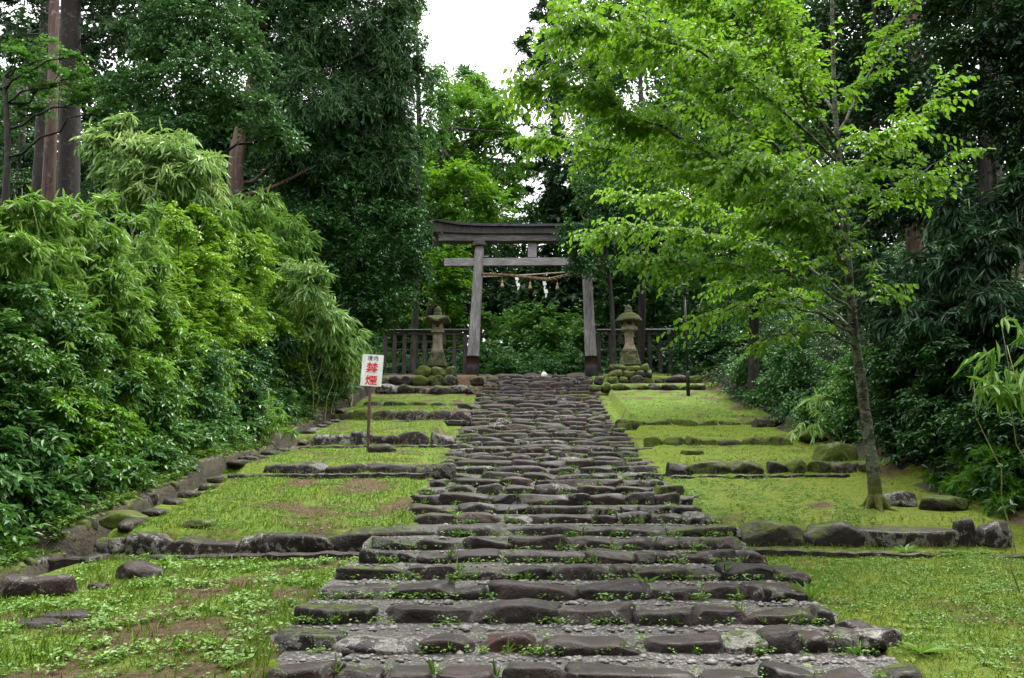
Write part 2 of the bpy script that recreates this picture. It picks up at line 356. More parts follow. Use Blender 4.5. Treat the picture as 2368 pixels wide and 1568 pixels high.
def mossf(X, Y):
    a = np.where(X > 0, .62, .30); a = np.where((X > 0) & (Y > 22), .25, a); a = np.where((X > 0) & (Y < 10.6), .5, a)
    a = np.where((X > 0) & (Y > 10.9) & (Y < 14.6), .35+.45*np.clip((X-2.6)/1.2, 0, 1), a)
    return np.clip(a + .25*fbm(X, Y, 22, 1.2, 3), 0, 1)
u, F = submesh(Q[is_lawn]); V = VG[u]
o = mk('lawn', V, [F], M['lawn'], smooth=True, attrs={'soil': soilf(V[:, 0], V[:, 1]), 'moss': mossf(V[:, 0], V[:, 1])})
tag(o, kind='structure')
u, F = submesh(Q[~is_lawn]); o = mk('wooded_ground', VG[u], [F], M['earth'], smooth=True); tag(o, kind='structure')
# the bed of the stairway: pebbled treads between the rows of stones
V = []; nseg = 24
for k in range(-2, NR):
    if k < 0:
        y0, z0, xl, xr = RY[0]+.695*k, RZ[0]+.15*k, XLs[0]-.05*k*-1, XR[0]
        zp = z0-.15
    else: y0, z0, xl, xr = RY[k], RZ[k], XLs[k], XR[k]; zp = (RZ[k-1] if k else RZ[0]-.15)
    zn = z0-.045; ynx = y0+.695
    for yy, zz in ((y0+.02, zp-.012), (y0+.06, zn-.05), (y0+.1, zn-.015), (y0+.40, z0-.028), (ynx-.02, z0-.012)):
        xs = np.linspace(xl-.06, xr+.06, nseg+1); V += [(x, yy, zz) for x in xs]
V = np.array(V); V[:, 2] += .012*fbm(V[:, 0], V[:, 1], 5, .8, 3)
m = len(V)//(nseg+1); i = np.arange(m-1)[:, None]*(nseg+1); j = np.arange(nseg)[None]
F = np.stack([i+j, i+j+1, i+j+nseg+2, i+j+nseg+1], -1).reshape(-1, 4)
tag(mk('stairway_path', V, [F], M['gravel'], smooth=False, attrs={'soil': np.clip((V[:, 1]-8.5)/4, 0, 1)}), kind='structure')

# ================================================================ rocks
_cs = {}
def cube_sphere(n):
    if n in _cs: return _cs[n]
    V = []; F = []; t = np.tan(np.linspace(-1, 1, n+1)*math.pi/4); key = {}
    def vid(p):
        k = tuple(np.round(p, 6))
        if k not in key: key[k] = len(V); V.append(p)
        return key[k]
    for ax in range(3):
        for sg in (-1, 1):
            for a in range(n):
                for b in range(n):
                    q = []
                    for da, db in ((0, 0), (1, 0), (1, 1), (0, 1)):
                        p = [0, 0, 0]; p[ax] = sg; p[(ax+1) % 3] = t[a+da]; p[(ax+2) % 3] = t[b+db]; q.append(vid(tuple(p)))
                    F.append(q if sg > 0 else q[::-1])
    _cs[n] = (np.array(V), np.array(F)); return _cs[n]
def rock(r, size, p=3.0, n=8, rough=.05, chops=4, tilt=6):
    U, F = cube_sphere(n); rr = (np.abs(U)**p).sum(1)**(-1/p); V = U*rr[:, None]
    for _ in range(chops):
        nn = r.normal(size=3); nn[2] = abs(nn[2])*.8; nn /= np.linalg.norm(nn); ext = (np.abs(V @ nn)).max(); d = ext*r.uniform(.72, .92)
        s = V @ nn - d; V = V - np.clip(s, 0, None)[:, None]*nn*.92
    sz = np.array(size)/2; V = V*sz; m = min(size)
    fr = 1.0/np.array(size).mean(); nz = 0
    for o_, (k, a) in enumerate(((1.0, 1.0), (2.1, .6), (4.5, .32))):
        for _ in range(3):
            dv = nrm(r.normal(size=3)); nz = nz + a*np.sin(V @ dv*6.28*k*fr+r.uniform(0, 6.28))
    V = V*(1+rough*nz[:, None]*.8)
    V[:, 2] *= 1 + .16*np.sin(V[:, 0]/sz[0]*r.uniform(1, 2.4)+r.uniform(0, 6))
    e = Euler([math.radians(r.uniform(-tilt, tilt)) for _ in range(2)]+[math.radians(r.uniform(-tilt, tilt))*1.3])
    return V @ np.array(e.to_matrix()).T, F
def put_rock(r, name, c, size, label, cat='stone', group=None, lichen=.4, moss=.3, red=0., bright=.57, yaw=0., **kw):
    V, F = rock(r, size, **kw)
    if yaw: V = V @ np.array(Euler((0, 0, yaw)).to_matrix()).T
    o = mk(name, V+np.array(c), [F], M['stone'], loc=c, smooth=True); o.color = (lichen, moss, red, bright)
    return tag(o, label, cat, group)
ORD = ['first', 'second', 'third', 'fourth', 'fifth', 'sixth', 'seventh', 'eighth', 'ninth', 'tenth', 'eleventh', 'twelfth', 'thirteenth', 'fourteenth', 'fifteenth', 'sixteenth',
       'seventeenth', 'eighteenth', 'nineteenth', 'twentieth']
TEN = {20: 'twenty', 30: 'thirty', 40: 'forty', 50: 'fifty', 60: 'sixty', 70: 'seventy', 80: 'eighty', 90: 'ninety'}
def ordw(n):
    if n > 100: return 'hundred-and-'+ordw(n-100)
    if n == 100: return 'hundredth'
    if n <= 20: return ORD[n-1]
    t, u_ = n//10*10, n % 10
    return TEN[t][:-1]+'ieth' if u_ == 0 else TEN[t]+'-'+ORD[u_-1]
_m = lambda a: [(520.1+p*.5613, 520.1+q*.5613) for p, q in a]
ROWS = {0: _m([(150, 450), (470, 650), (660, 845), (850, 1090), (1130, 1410), (1440, 1930), (1950, 2200), (2230, 2430), (2440, 2640), (2700, 2900)]),
        1: _m([(185, 455), (470, 805), (812, 1015), (1060, 1305), (1310, 1700), (1720, 2040), (2060, 2225), (2232, 2380), (2385, 2480), (2500, 2710)]),
        2: _m([(305, 600), (665, 1018), (1022, 1352), (1360, 1690), (1695, 1915), (1925, 2135), (2140, 2420), (2425, 2510)]),
        3: _m([(410, 655), (685, 930), (935, 1085), (1105, 1440), (1460, 1745), (1760, 1970), (1975, 2150), (2155, 2370)]),
        4: _m([(470, 735), (745, 960), (972, 1150), (1155, 1355), (1360, 1585), (1590, 1678), (1682, 1895), (1900, 2043), (2047, 2255), (2270, 2365)]),
        5: _m([(570, 795), (800, 920), (925, 1130), (1155, 1490), (1494, 1680), (1685, 1770), (1775, 1885), (1890, 2005), (2010, 2110), (2114, 2225)]),
        6: _m([(590, 785), (790, 960), (990, 1185), (1190, 1418), (1422, 1605), (1610, 1770), (1775, 1860), (1865, 1962), (1966, 2120)]),
        7: _m([(880, 1155), (1160, 1480), (1484, 1800), (1803, 2118)]),
        8: _m([(785, 955), (963, 1140), (1145, 1255), (1260, 1510), (1515, 1612), (1617, 1750), (1755, 1880), (1890, 2010)]),
        9: _m([(750, 955), (968, 1112), (1115, 1245), (1250, 1480), (1485, 1625), (1630, 1705), (1710, 1830), (1835, 1972)]),
        10: _m([(763, 895), (900, 1095), (1100, 1205), (1212, 1420), (1424, 1500), (1504, 1650), (1654, 1760), (1765, 1870), (1874, 1955)]),
        11: _m([(795, 905), (910, 1032), (1038, 1138), (1148, 1283), (1287, 1455), (1462, 1612), (1616, 1768), (1774, 1895)])}
SPECIAL = {(1, 3): (.3, .0, .9, .6), (1, 1): (1.0, .1, 0, .7), (1, 0): (.7, .2, 0, .45), (1, 6): (1.1, .2, 0, .5), (0, 4): (.3, 0, 0, .85), (4, 8): (.1, .05, 0, .35), (7, 0): (.25, 0, 0, .95),
           (7, 1): (.35, .1, 0, .55), (7, 2): (.6, .15, 0, .7), (7, 3): (.3, .3, 0, .7), (11, 7): (1.2, .5, 0, .6), (9, 4): (1.0, .4, 0, .7), (2, 2): (.4, .1, 0, .75), (2, 4): (.2, .0, 0, .75), (1, 4): (.3, .05, .1, .8)}
r = rng(11); n_stone = 0; far = MB(); gaps = []
LOOK = {'lichen': 'lichen-spotted', 'moss': 'mossy', 'red': 'reddish', 'pale': 'pale', 'dark': 'dark', 'brown': 'brown'}
for k in range(NR):
    if k in ROWS:
        sp = [(P(a, ROW_Y[k], RY[k])[0], P(b, ROW_Y[k], RY[k])[0]) for a, b in ROWS[k]]
    else:
        sp = []; x = XL[k]+r.uniform(-.1, .1)
        while x < XR[k]-.18:
            w = float(np.clip(r.lognormal(math.log(.56), .36), .26, 1.15)); 
            if x+w > XR[k]+.15: w = XR[k]+.12-x
            if w > .2: sp.append((x, x+w-.015))
            x += w+r.uniform(.0, .05)
    for i, (a, b) in enumerate(sp):
        w = (b-a)*1.13; rise = RZ[k]-(RZ[k-1] if k else RZ[0]-.15)
        h = float(np.clip(rise*1.3+r.uniform(.02, .06), .21, .31)); dep = r.uniform(.30, .42) if k < 12 else r.uniform(.36, .5)
        if k == 7: h += .05; dep = .5
        top = RZ[k] + (r.normal(0, .014) if k < 12 else r.normal(0, .015)); yo = r.normal(0, .022)
        c = ((a+b)/2, RY[k]+dep/2-.05+yo, top-h/2)
        q = SPECIAL.get((k, i)) or (float(np.clip(r.normal(.24, .25), 0, 1)), float(np.clip(r.normal(.05 if k < 14 else .15, .14), 0, .8)), float(r.uniform(.1, .5)) if r.random() < .15 else float(r.uniform(0, .12)), float(np.clip(r.normal(.57, .13), .35, .9)))
        edge = i == 0 or i == len(sp)-1
        if edge: q = (min(1, q[0]+.25), min(.8, q[1]+.2), q[2], q[3])
        kw = dict(p=r.uniform(4.0, 7.0) if k < 12 else r.uniform(3.4, 5.5), n=16 if k < 6 else (10 if k < 14 else 7), rough=.034 if k < 8 else .03, chops=int(r.integers(4, 9)) if k < 14 else int(r.integers(2, 5)), tilt=3.5 if k < 14 else 2.5)
        if n_stone >= 292:
            V, F = rock(r, (w, dep, h), **kw); far.add(V+np.array(c), F); continue
        look = 'red' if q[2] > .35 else 'lichen' if q[0] > .72 else 'moss' if q[1] > .38 else 'pale' if q[3] > .72 else 'dark' if q[3] < .45 else 'brown'
        pos = ordw(i+1)+' from the left'
        put_rock(r, 'step_stone', c, (w, dep, h), f"{LOOK[look]} worn stone, {pos}, in the {ordw(k+1)} step up", 'step stone', 'stones edging the steps of the stairway', *q, yaw=r.normal(0, .03), **kw)
        n_stone += 1
        if i: gaps.append((k, a))
print('step stones', n_stone)
if far.V:
    o = far.build('upper_step_stones', M['stone'], smooth=True); o.color = (.4, .25, .05, .55)
    tag(o, 'small dark stones of the highest steps below the gate', 'step stones', None, 'stuff')
# rows of stones that hold up the terraces: (label, y of top, y of foot, Y, [(x0, x1), ...], lichen, moss)
TERR = [('lowest left terrace', 1238, 1275, 10.82, [(230, 285), (287, 390), (393, 548), (560, 605), (590, 765)], .75, .18, 0), ('lowest left terrace', 1214, 1270, 10.85, [(768, 1000)], .5, .5, 5),
        ('second left terrace', 1070, 1095, 14.9, [(612, 655), (655, 757), (760, 848), (850, 957), (962, 1045)], .5, .22, 0),
        ('third left terrace', 1002, 1029, 19.15, [(727, 810), (812, 858), (858, 918), (922, 988), (992, 1050)], .7, .2, 0),
        ('fourth left terrace', 949, 972, 23.1, [(770, 815), (817, 860), (864, 915), (917, 962), (962, 990), (992, 1040), (1042, 1085)], .7, .4, 0),
        ('fifth left terrace', 929, 939, 26.05, [(840, 885), (890, 935), (940, 985), (990, 1030), (1035, 1088)], .5, .3, 0),
        ('lowest right terrace', 1208, 1262, 10.8, [(1716, 1862), (1862, 1995), (1992, 2205), (2208, 2255), (2258, 2335)], .62, .35, 0),
        ('second right terrace', 1068, 1096, 14.9, [(1540, 1590), (1594, 1680), (1690, 1765), (1768, 1815), (1818, 1865), (1868, 1915), (1920, 1975), (1980, 2030)], .5, .55, 0),
        ('third right terrace', 1012, 1031, 18.85, [(1490, 1530), (1535, 1582), (1586, 1615), (1620, 1655), (1660, 1712), (1716, 1770), (1775, 1830)], .62, .6, 0),
        ('fourth right terrace', 969, 984, 22.05, [(1428, 1490), (1493, 1555), (1558, 1610), (1613, 1660), (1663, 1710), (1714, 1760)], .35, .85, 0)]
r = rng(12); FRINGE = []
for nm, yt, yb, Y, spans, li, mo, off in TERR:
    for i, (a, b) in enumerate(spans):
        A, B = P(a, yt, Y), P(b, yb, Y); w = (B[0]-A[0])*1.04; zt, zb = A[2]+r.normal(0, .012), B[2]
        FRINGE.append((A[0], B[0], Y)); h = zt-zb+.10; dep = min(.5, max(.3, w*.7)); bw = max(h, .16)
        q = (float(np.clip(r.normal(li, .22), 0, 1.2)), float(np.clip(r.normal(mo+.12, .18), 0, 1)), .3 if (i+off) % 4 == 2 else .08, r.uniform(.34, .54))
        look = 'mossy' if q[1] > .5 else 'lichen-patched' if q[0] > .6 else 'dark brown'
        put_rock(r, 'terrace_stone', ((A[0]+B[0])/2, Y+dep/2-.12, zt-bw/2-.018), (w*1.10, dep, bw*1.08), f"{look} block {ordw(i+1+off)} from the left in the row edging the {nm}", 'terrace stone', 'stones edging the grass terraces', *q, p=r.uniform(4.2, 6.5), n=11 if Y < 16 else 8, rough=.03, chops=int(r.integers(5, 10)), tilt=2.5)
# boulder walls under the gate, in two tiers on each side, and the piles that carry the lanterns
def boulder_run(label, x0, x1, yt, yb, Y, li, mo, seed, wpx=(28, 55), jit=4, grp='boulders of the low wall before the gate', yt1=None):
    rr = rng(seed); x = x0; i = 0
    while x < x1-10:
        w = rr.uniform(*wpx); w = min(w, x1-x); f = (x-x0)/max(1, x1-x0); t = (yt if yt1 is None else yt+(yt1-yt)*f)+rr.uniform(-jit, jit)
        A, B = P(x, t, Y), P(x+w, yb, Y); h = max(.16, A[2]-B[2]+.05); W = (B[0]-A[0])*1.1
        i += 1; q = (float(np.clip(rr.normal(li, .3), 0, 1.3)), float(np.clip(rr.normal(mo, .25), 0, 1)), .03, rr.uniform(.34, .58))
        look = 'moss-covered' if q[1] > .55 else 'pale lichen-patched' if q[0] > .7 else 'dark'
        put_rock(rr, 'boulder', ((A[0]+B[0])/2, Y+rr.normal(0, .05), A[2]-h/2), (W, max(.4, W*.7), h*1.05), f"{look} boulder, {ordw(i)} from left, {label}", 'boulder', grp, *q, p=rr.uniform(2.3, 3.0), n=8, rough=.05, chops=4, tilt=8)
        x += w*.98
boulder_run('lower tier of the left wall before the gate', 870, 1100, 891, 912, 29.0, .8, .35, 31)
boulder_run('upper tier of the left wall before the gate', 868, 960, 872, 893, 30.1, .6, .5, 32)
boulder_run('dark wall strip left of the top steps', 1056, 1125, 872, 893, 30.9, .4, .25, 33, (22, 40))
boulder_run('low tier of the right wall before the gate', 1362, 1630, 888, 903, 28.7, .6, .6, 34, (26, 46), 3)
boulder_run('upper tier of the right wall before the gate', 1505, 1620, 871, 888, 30.2, .5, .5, 35)
boulder_run('dark wall strip right of the top steps', 1374, 1410, 871, 890, 30.9, .3, .3, 36, (20, 34))
for nm, cols, seed in (('left', [(958, 1058, 870, 892, 29.7), (962, 1054, 848, 873, 29.9)], 37), ('right', [(1404, 1514, 871, 890, 29.7), (1406, 1506, 857, 873, 29.85), (1408, 1500, 843, 860, 30.0)], 38)):
    for t, (a, b, yt, yb, Y) in enumerate(cols):
        boulder_run(f"{ordw(t+1)} layer up of the {nm} lantern's pile", a, b, yt, yb, Y, .75, .85, seed*7+t, (24, 38), 2.5, 'boulders piled under the stone lanterns')
# long stone kerbs at the foot of the terraces
def kerb(x0, x1, y0, y1, Y, wd, hpx, label, seed, mossy=.2):
    A, B = P(x0, y0, Y), P(x1, y1, Y); rr = rng(seed); n = 40; mb = MB(); h = hpx*S(Y)+.05
    xs = np.linspace(A[0], B[0], n); zs = np.linspace(A[2], B[2], n)+.008*rr.normal(size=n); ys = Y+.02*rr.normal(size=n)
    prof = [(-wd/2, -h), (-wd/2, -.02), (-wd/2+.025, 0), (wd/2-.02, .0), (wd/2, -.02), (wd/2, -h)]; m = len(prof)
    V = np.array([[xs[i], ys[i]+p[0], zs[i]+p[1]] for i in range(n) for p in prof]); i = np.arange(n-1)[:, None]*m; j = np.arange(m)[None]; j2 = (j+1) % m
    mb.add(V, np.stack([i+j, i+m+j, i+m+j2, i+j2], -1).reshape(-1, 4), np.array([range(m)]), np.array([[(n-1)*m+q for q in range(m)][::-1]]))
    o = mb.build('stone_kerb', M['stone'], loc=((A[0]+B[0])/2, Y, zs.mean())); o.color = (.45, mossy, .1, .6)
    tag(o, label, 'kerb', 'long kerbs below the terrace stones')
kerb(60, 850, 1291, 1275, 10.55, .24, 16, 'long grey concrete kerb below the lowest left terrace stones', 41)
kerb(530, 985, 1097, 1093, 14.6, .2, 8, 'thin lichened stone kerb below the second left terrace', 42)
kerb(690, 1058, 1032, 1028, 18.9, .2, 7, 'grey stone kerb at the foot of the third left terrace', 43)
kerb(760, 1078, 975, 972, 22.8, .2, 6, 'pale flat kerb at the foot of the fourth left terrace', 44)
kerb(1725, 2367, 1266, 1284, 10.45, .2, 8, 'low mossy kerb below the big stones on the right', 45, .55)
kerb(1550, 1960, 1099, 1096, 14.65, .2, 6, 'reddish mossy kerb below the second right terrace', 46, .5)
kerb(1470, 1840, 1033, 1034, 18.6, .2, 5, 'mossy kerb below the third right terrace', 47, .7)
# the stone-lined ditch on the left
r = rng(13); y = 9.2; i = 0
while y < 30:
    w = r.uniform(.12, .21); X = ditch_x(y)-.34+r.normal(0, .03); z = Hf(X-.05, y); i += 1
    put_rock(r, 'edging_stone', (X, y+w/2, z-.045), (r.uniform(.16, .24), w*1.25, r.uniform(.18, .24)), f"rounded stone {ordw(i)} from the near end of the row edging the left ditch", 'edging stone', 'rounded stones along the far side of the ditch', float(r.uniform(.4, 1)), float(r.uniform(.3, .9)), .1, r.uniform(.45, .75), p=2.7, n=6, rough=.04, chops=3)
    y += w
y = 10.2; i = 0
while y < 24:
    w = r.uniform(.4, .8); X = ditch_x(y)+.38+r.normal(0, .03); i += 1
    put_rock(r, 'flat_edging_stone', (X, y+w/2, Hf(X+.1, y+w/2)-.01), (r.uniform(.24, .36), w*.95, .14), f"flat grey slab {ordw(i)} from the near end between ditch and grass", 'edging stone', 'flat slabs between the ditch and the lawn', float(r.uniform(.3, .9)), float(r.uniform(.1, .5)), .05, r.uniform(.45, .65), p=3.2, n=7, rough=.04, chops=4, tilt=3)
    y += w+r.uniform(0, .15)
# loose stones lying in the grass
def loose(px, py, Y, w, d, h, label, li, mo, br, up=.3, yaw=0., red=.05, seed=0, p=2.8):
    c = P(px, py, Y); z = Hf(c[0], Y); put_rock(rng(900+seed), 'loose_stone', (c[0], Y, z+h*up-h*.2), (w, d, h), label, 'stone', None, li, mo, red, br, yaw, p=p, n=12, rough=.04, chops=6, tilt=3)
loose(80, 1356, 8.35, .76, .3, .26, 'long tan boulder crusted with lichen lying in the near left grass', .6, .1, .6, .5, .12, .25, 1, 3.4)
loose(322, 1318, 9.3, .5, .35, .26, 'flat brown stone half hidden by leaves below the left kerb', .3, .1, .5, .3, 0, .3, 2)
loose(150, 1412, 7.4, .42, .3, .12, 'flat grey-brown stone sunk in the near left lawn', .2, 0, .6, .3, .1, .1, 3)
loose(75, 1435, 7.1, .5, .3, .1, 'low sunken stone nearest the left border of the lawn', .2, 0, .5, .25, .1, .1, 4)
loose(230, 1342, 8.7, .2, .16, .1, 'small dark red stone in grass left of centre', .2, 0, .5, .3, 0, .5, 5)
loose(285, 1222, 11.35, .62, .4, .26, 'low boulder capped with bright moss beside the ditch', .2, 1.3, .5, .35, .2, .1, 6)
loose(455, 1226, 11.3, .5, .35, .14, 'flat mossy slab behind the lowest left terrace stones', .3, .7, .5, .3, 0, .1, 7)
loose(880, 1047, 17.6, .62, .45, .24, 'dark rotting heap of stone and root beside the sign post', .3, .3, .3, .35, 0, .1, 8, 2.4)
loose(1030, 1330-120, 11.2, .3, .3, .16, 'small rounded stone at the left border of the steps', .6, .1, .7, .3, 0, .1, 9)
loose(2080, 1150, 12.3, .5, .4, .3, 'dark rough rock with pale lichen right of the slender tree trunk', 1.0, .2, .4, .35, 0, .05, 10, 2.3)
loose(2180, 1165, 12.0, .7, .5, .3, 'mossy low rock on the bank right of the tree', .5, .8, .4, .35, 0, .05, 11, 2.4)
loose(2010, 1505, 6.7, .5, .35, .14, 'brown rough slab on the right edge of the lowest steps', .9, .1, .6, .4, .2, .15, 12)
loose(1820, 1325, 8.75, .42, .3, .2, 'reddish stone at the right end of the fifth step', .5, .2, .55, .5, 0, .3, 13)
loose(1975, 1475, 7.0, .3, .25, .12, 'small pale stone beside the steps on the right lawn', .6, .1, .75, .4, 0, .1, 14)
loose(1600, 1047, 16.6, .45, .35, .2, 'mossy rounded stone lying on the second right terrace', .4, .9, .5, .3, 0, .1, 15)
loose(1930, 1058, 15.6, .8, .5, .45, 'moss cushion over a boulder at the right end of the second terrace', .3, 1.3, .5, .35, 0, .05, 16, 2.3)
loose(1880, 1022, 18.9, .7, .5, .35, 'mossy boulder where the third right terrace meets the shrubs', .4, 1.0, .5, .35, 0, .05, 17, 2.3)
loose(1770, 985, 21.6, .8, .5, .4, 'dark boulder at the right end of the fourth terrace', .5, .5, .4, .35, 0, .05, 18, 2.3)
loose(570, 1005, 19.8, .5, .4, .6, 'upright dark stone standing among shrubs beyond the ditch', .3, .3, .35, .5, 0, .05, 19, 2.6)
c = P(1258, 870, 33.9); o = put_rock(rng(77), 'white_dome_stone', (c[0], 33.9, c[2]+.04), (.25, .22, .26), 'small white rounded stone showing above the top step', 'stone', None, 0, 0, 0, .5, p=2.1, n=10, rough=.0, chops=0)
o.data.materials.clear(); o.data.materials.append(M['paper'])
for i, (a, b, Y) in enumerate([(1292, 1497, 6.45), (800, 1507, 6.4), (640, 1556, 5.95)]):
    c = P(a, b, Y); zz = np.interp(Y, RY, RZ)-.10
    put_rock(rng(60+i), 'pebble', (c[0], Y, c[2]), (.07, .05, .05), ['white pebble below the red stone of the second step', 'white pebble under the second step on the left', 'white pebble near the bottom left end of the steps'][i], 'pebble', None, 0, 0, 0, 1, p=2.2, n=5, rough=.02, chops=1).data.materials.append(M['paper'])

# ================================================================ the torii gate
TY = 33.6
tp = P(1229, 868, TY)
gate = thing('torii_gate', 'tall weathered timber torii gate at the top of the stairway', 'torii gate', (tp[0], TY, tp[2]-.05))
def at(x, y, Y=TY): return P(x, y, Y)
for side, (xb, yb), (xt, yt), (xs, ys) in (('l', (1091, 872), (1108.5, 570), (1093.5, 824)), ('r', (1368, 872), (1354, 570), (1366, 824))):
    b, t, s = at(xb, yb), at(xt, yt), at(xs, ys); mb = MB(); r0, r1 = 13.6*S(TY), 10.8*S(TY)
    pts = [b+(t-b)*f for f in np.linspace(0, 1, 14)]; mb.tube(pts, [r0+(r1-r0)*f+.006*math.sin(f*9) for f in np.linspace(0, 1, 14)], 28)
    pl = mb.build('pillar', M['torii'], gate, smooth=True)
    mb = MB(); sl = (s-b)/np.linalg.norm(s-b); mb.tube([b, b+(s-b)*.5, s-sl*.03, s-sl*.03, s], [15.2*S(TY), 15*S(TY), 14.8*S(TY), 15.6*S(TY), 15.6*S(TY)], 28)
    V = np.concatenate(mb.V); o = mk('sleeve', V, [mb.F[0], mb.F[1], mb.F[2]], M['sleeve'], gate, smooth=True)
    mb = MB(); d = at(xt, 570); e = at(xt, 559); mb.tube([d-[0, 0, .02], d, e-[0, 0, .03], e], [14*S(TY), 18*S(TY), 18.5*S(TY), 18*S(TY)], 28)
    mb.build('capital_ring', M['lintel'], gate)
def mirror(pts): return list(pts)+[(2458-x, y) for x, y in pts[::-1] if x != 1229]
def outl(top, bot):
    a = [at(x, y)[[0, 2]] for x, y in mirror(bot)]; b = [at(x, y)[[0, 2]] for x, y in mirror(top)]
    return np.array(a+b[::-1])
mb = MB(); mb.extrude(outl([(990, 511), (1022, 520), (1062, 526), (1112, 529), (1229, 530)], [(1001, 541), (1060, 543.5), (1112, 545), (1229, 545)]), TY-.33, TY+.33); mb.build('upper_lintel', M['fence'], gate)
mb = MB(); mb.extrude(outl([(985, 506.5), (1020, 515.5), (1060, 521), (1110, 524), (1229, 525)], [(987, 511.5), (1022, 520.5), (1062, 526.5), (1112, 529.5), (1229, 530.4)]), TY-.43, TY+.43); mb.build('roof_cap', M['copper'], gate)
mb = MB(); mb.extrude(outl([(1014, 541.2), (1060, 543.2), (1112, 544.8), (1229, 544.8)], [(1018, 560), (1060, 560.2), (1112, 560.4), (1229, 560.4)]), TY-.24, TY+.24); mb.build('lower_lintel', M['lintel'], gate)
mb = MB(); a, b = at(1027, 616), at(1433, 596); mb.box(((a[0]+b[0])/2, TY, (a[2]+b[2])/2), (b[0]-a[0], .16, b[2]-a[2]), .012); mb.build('tie_beam', M['beam'], gate)
mb = MB(); a, b = at(1220, 596), at(1240.5, 561); mb.box(((a[0]+b[0])/2, TY, (a[2]+b[2])/2), (b[0]-a[0], .14, b[2]-a[2]-.006), .006); mb.build('centre_strut', M['beam'], gate)
for x in (1122, 1340):
    mb = MB(); c = at(x, 594); mb.box((c[0], TY, c[2]), (.26, .2, .05), .005); mb.build('wedge', M['beam'], gate)
# rope, rod, tassels and folded papers hang from the gate
c = at(1220, 634); mb = MB(); mb.tube([at(1117, 640, TY-.1), at(1220, 635.5, TY-.1), at(1340, 627.5, TY-.1)], .028, 10)
tag(mb.build('bamboo_rod', M['bamboo_rod'], loc=at(1220, 635, TY-.1)), 'thin pale bamboo rod tied between the gate pillars above the rope', 'rod')
path = np.array([at(x, y, TY-.12) for x, y in [(1112, 633), (1130, 634), (1160, 635.5), (1190, 638), (1220, 641.5), (1250, 645.5), (1270, 647), (1290, 642), (1310, 636.5), (1330, 634), (1352, 632)]])
tt = np.linspace(0, 1, len(path)); ts = np.linspace(0, 1, 160); pc = np.stack([np.interp(ts, tt, path[:, i]) for i in range(3)], 1)
k_ = np.hanning(9); k_ /= k_.sum(); pc2 = np.stack([np.convolve(np.pad(pc[:, i], 4, 'edge'), k_, 'valid') for i in range(3)], 1)
fat = np.interp(ts, [0, .2, .5, .66, .8, 1], [.042, .05, .07, .082, .062, .042]); mb = MB()
for q in range(3):
    ph = ts*44+q*2.094; mb.tube(pc2+np.c_[np.zeros(160), np.cos(ph)*fat*.55, np.sin(ph)*fat*.55], fat*.62, 8)
rope = mb.build('straw_rope', M['rope'], loc=at(1229, 640, TY-.12), smooth=True); tag(rope, 'thick twisted brown straw rope sagging across the gate opening', 'rope')
for i, (x, y0, y1) in enumerate([(1161, 636, 665), (1225.5, 642, 668.5), (1288.5, 643, 670)]):
    c = at(x, y1, TY-.14); s = S(TY); t = at(x, y0, TY-.14); h = t[2]-c[2]
    th = thing('straw_tassel', f"{['left', 'middle', 'right'][i]} one of three short straw tassels hanging below the rope", 'tassel', c, 'straw tassels hanging below the rope')
    mb = MB(); hh = min(h, 17*s); mb.lathe(c, [(4.6*s, 0), (4.3*s, hh*.2), (3.1*s, hh*.5), (1.7*s, hh*.66), (2.6*s, hh*.78), (2.4*s, hh*.92), (.6*s, hh)], 14); mb.build('straw_bundle', M['straw'], th, smooth=True)
    mb = MB(); mb.tube([c+[0, 0, hh*.97], c+[0, 0, h]], .012, 6); mb.build('cord', M['rope'], th)
for i, (x, y0, y1) in enumerate([(1194, 640, 669), (1258, 650, 687)]):
    a = at(x, y0, TY-.15); n = 4; dz = (at(x, y1, TY-.15)[2]-a[2])/n; mb = MB(); s = S(TY); w = 5.4*s
    th_ = .006
    for q in range(n):
        x0 = a[0]+q*1.6*s; z0 = a[2]+q*dz; sh = (3.2 if q % 2 == 0 else -2.2)*s
        out_ = np.array([(x0-w/2+sh*.2, z0+dz*1.12), (x0+w*.5+sh, z0+dz*.95), (x0+w*.5+sh*.2, z0+.0), (x0-w/2-sh*.4, z0+dz*.1)])
        mb.extrude(out_, a[1]+.02*(q % 2)+.003*q, a[1]+.02*(q % 2)+.003*q+th_)
    o = mb.build('folded_paper_streamer', M['paper'], loc=a); tag(o, ['shorter white zigzag paper streamer on the left half of the rope', 'longer white zigzag paper streamer on the right half of the rope'][i], 'paper streamer', 'white paper streamers hanging from the rope')
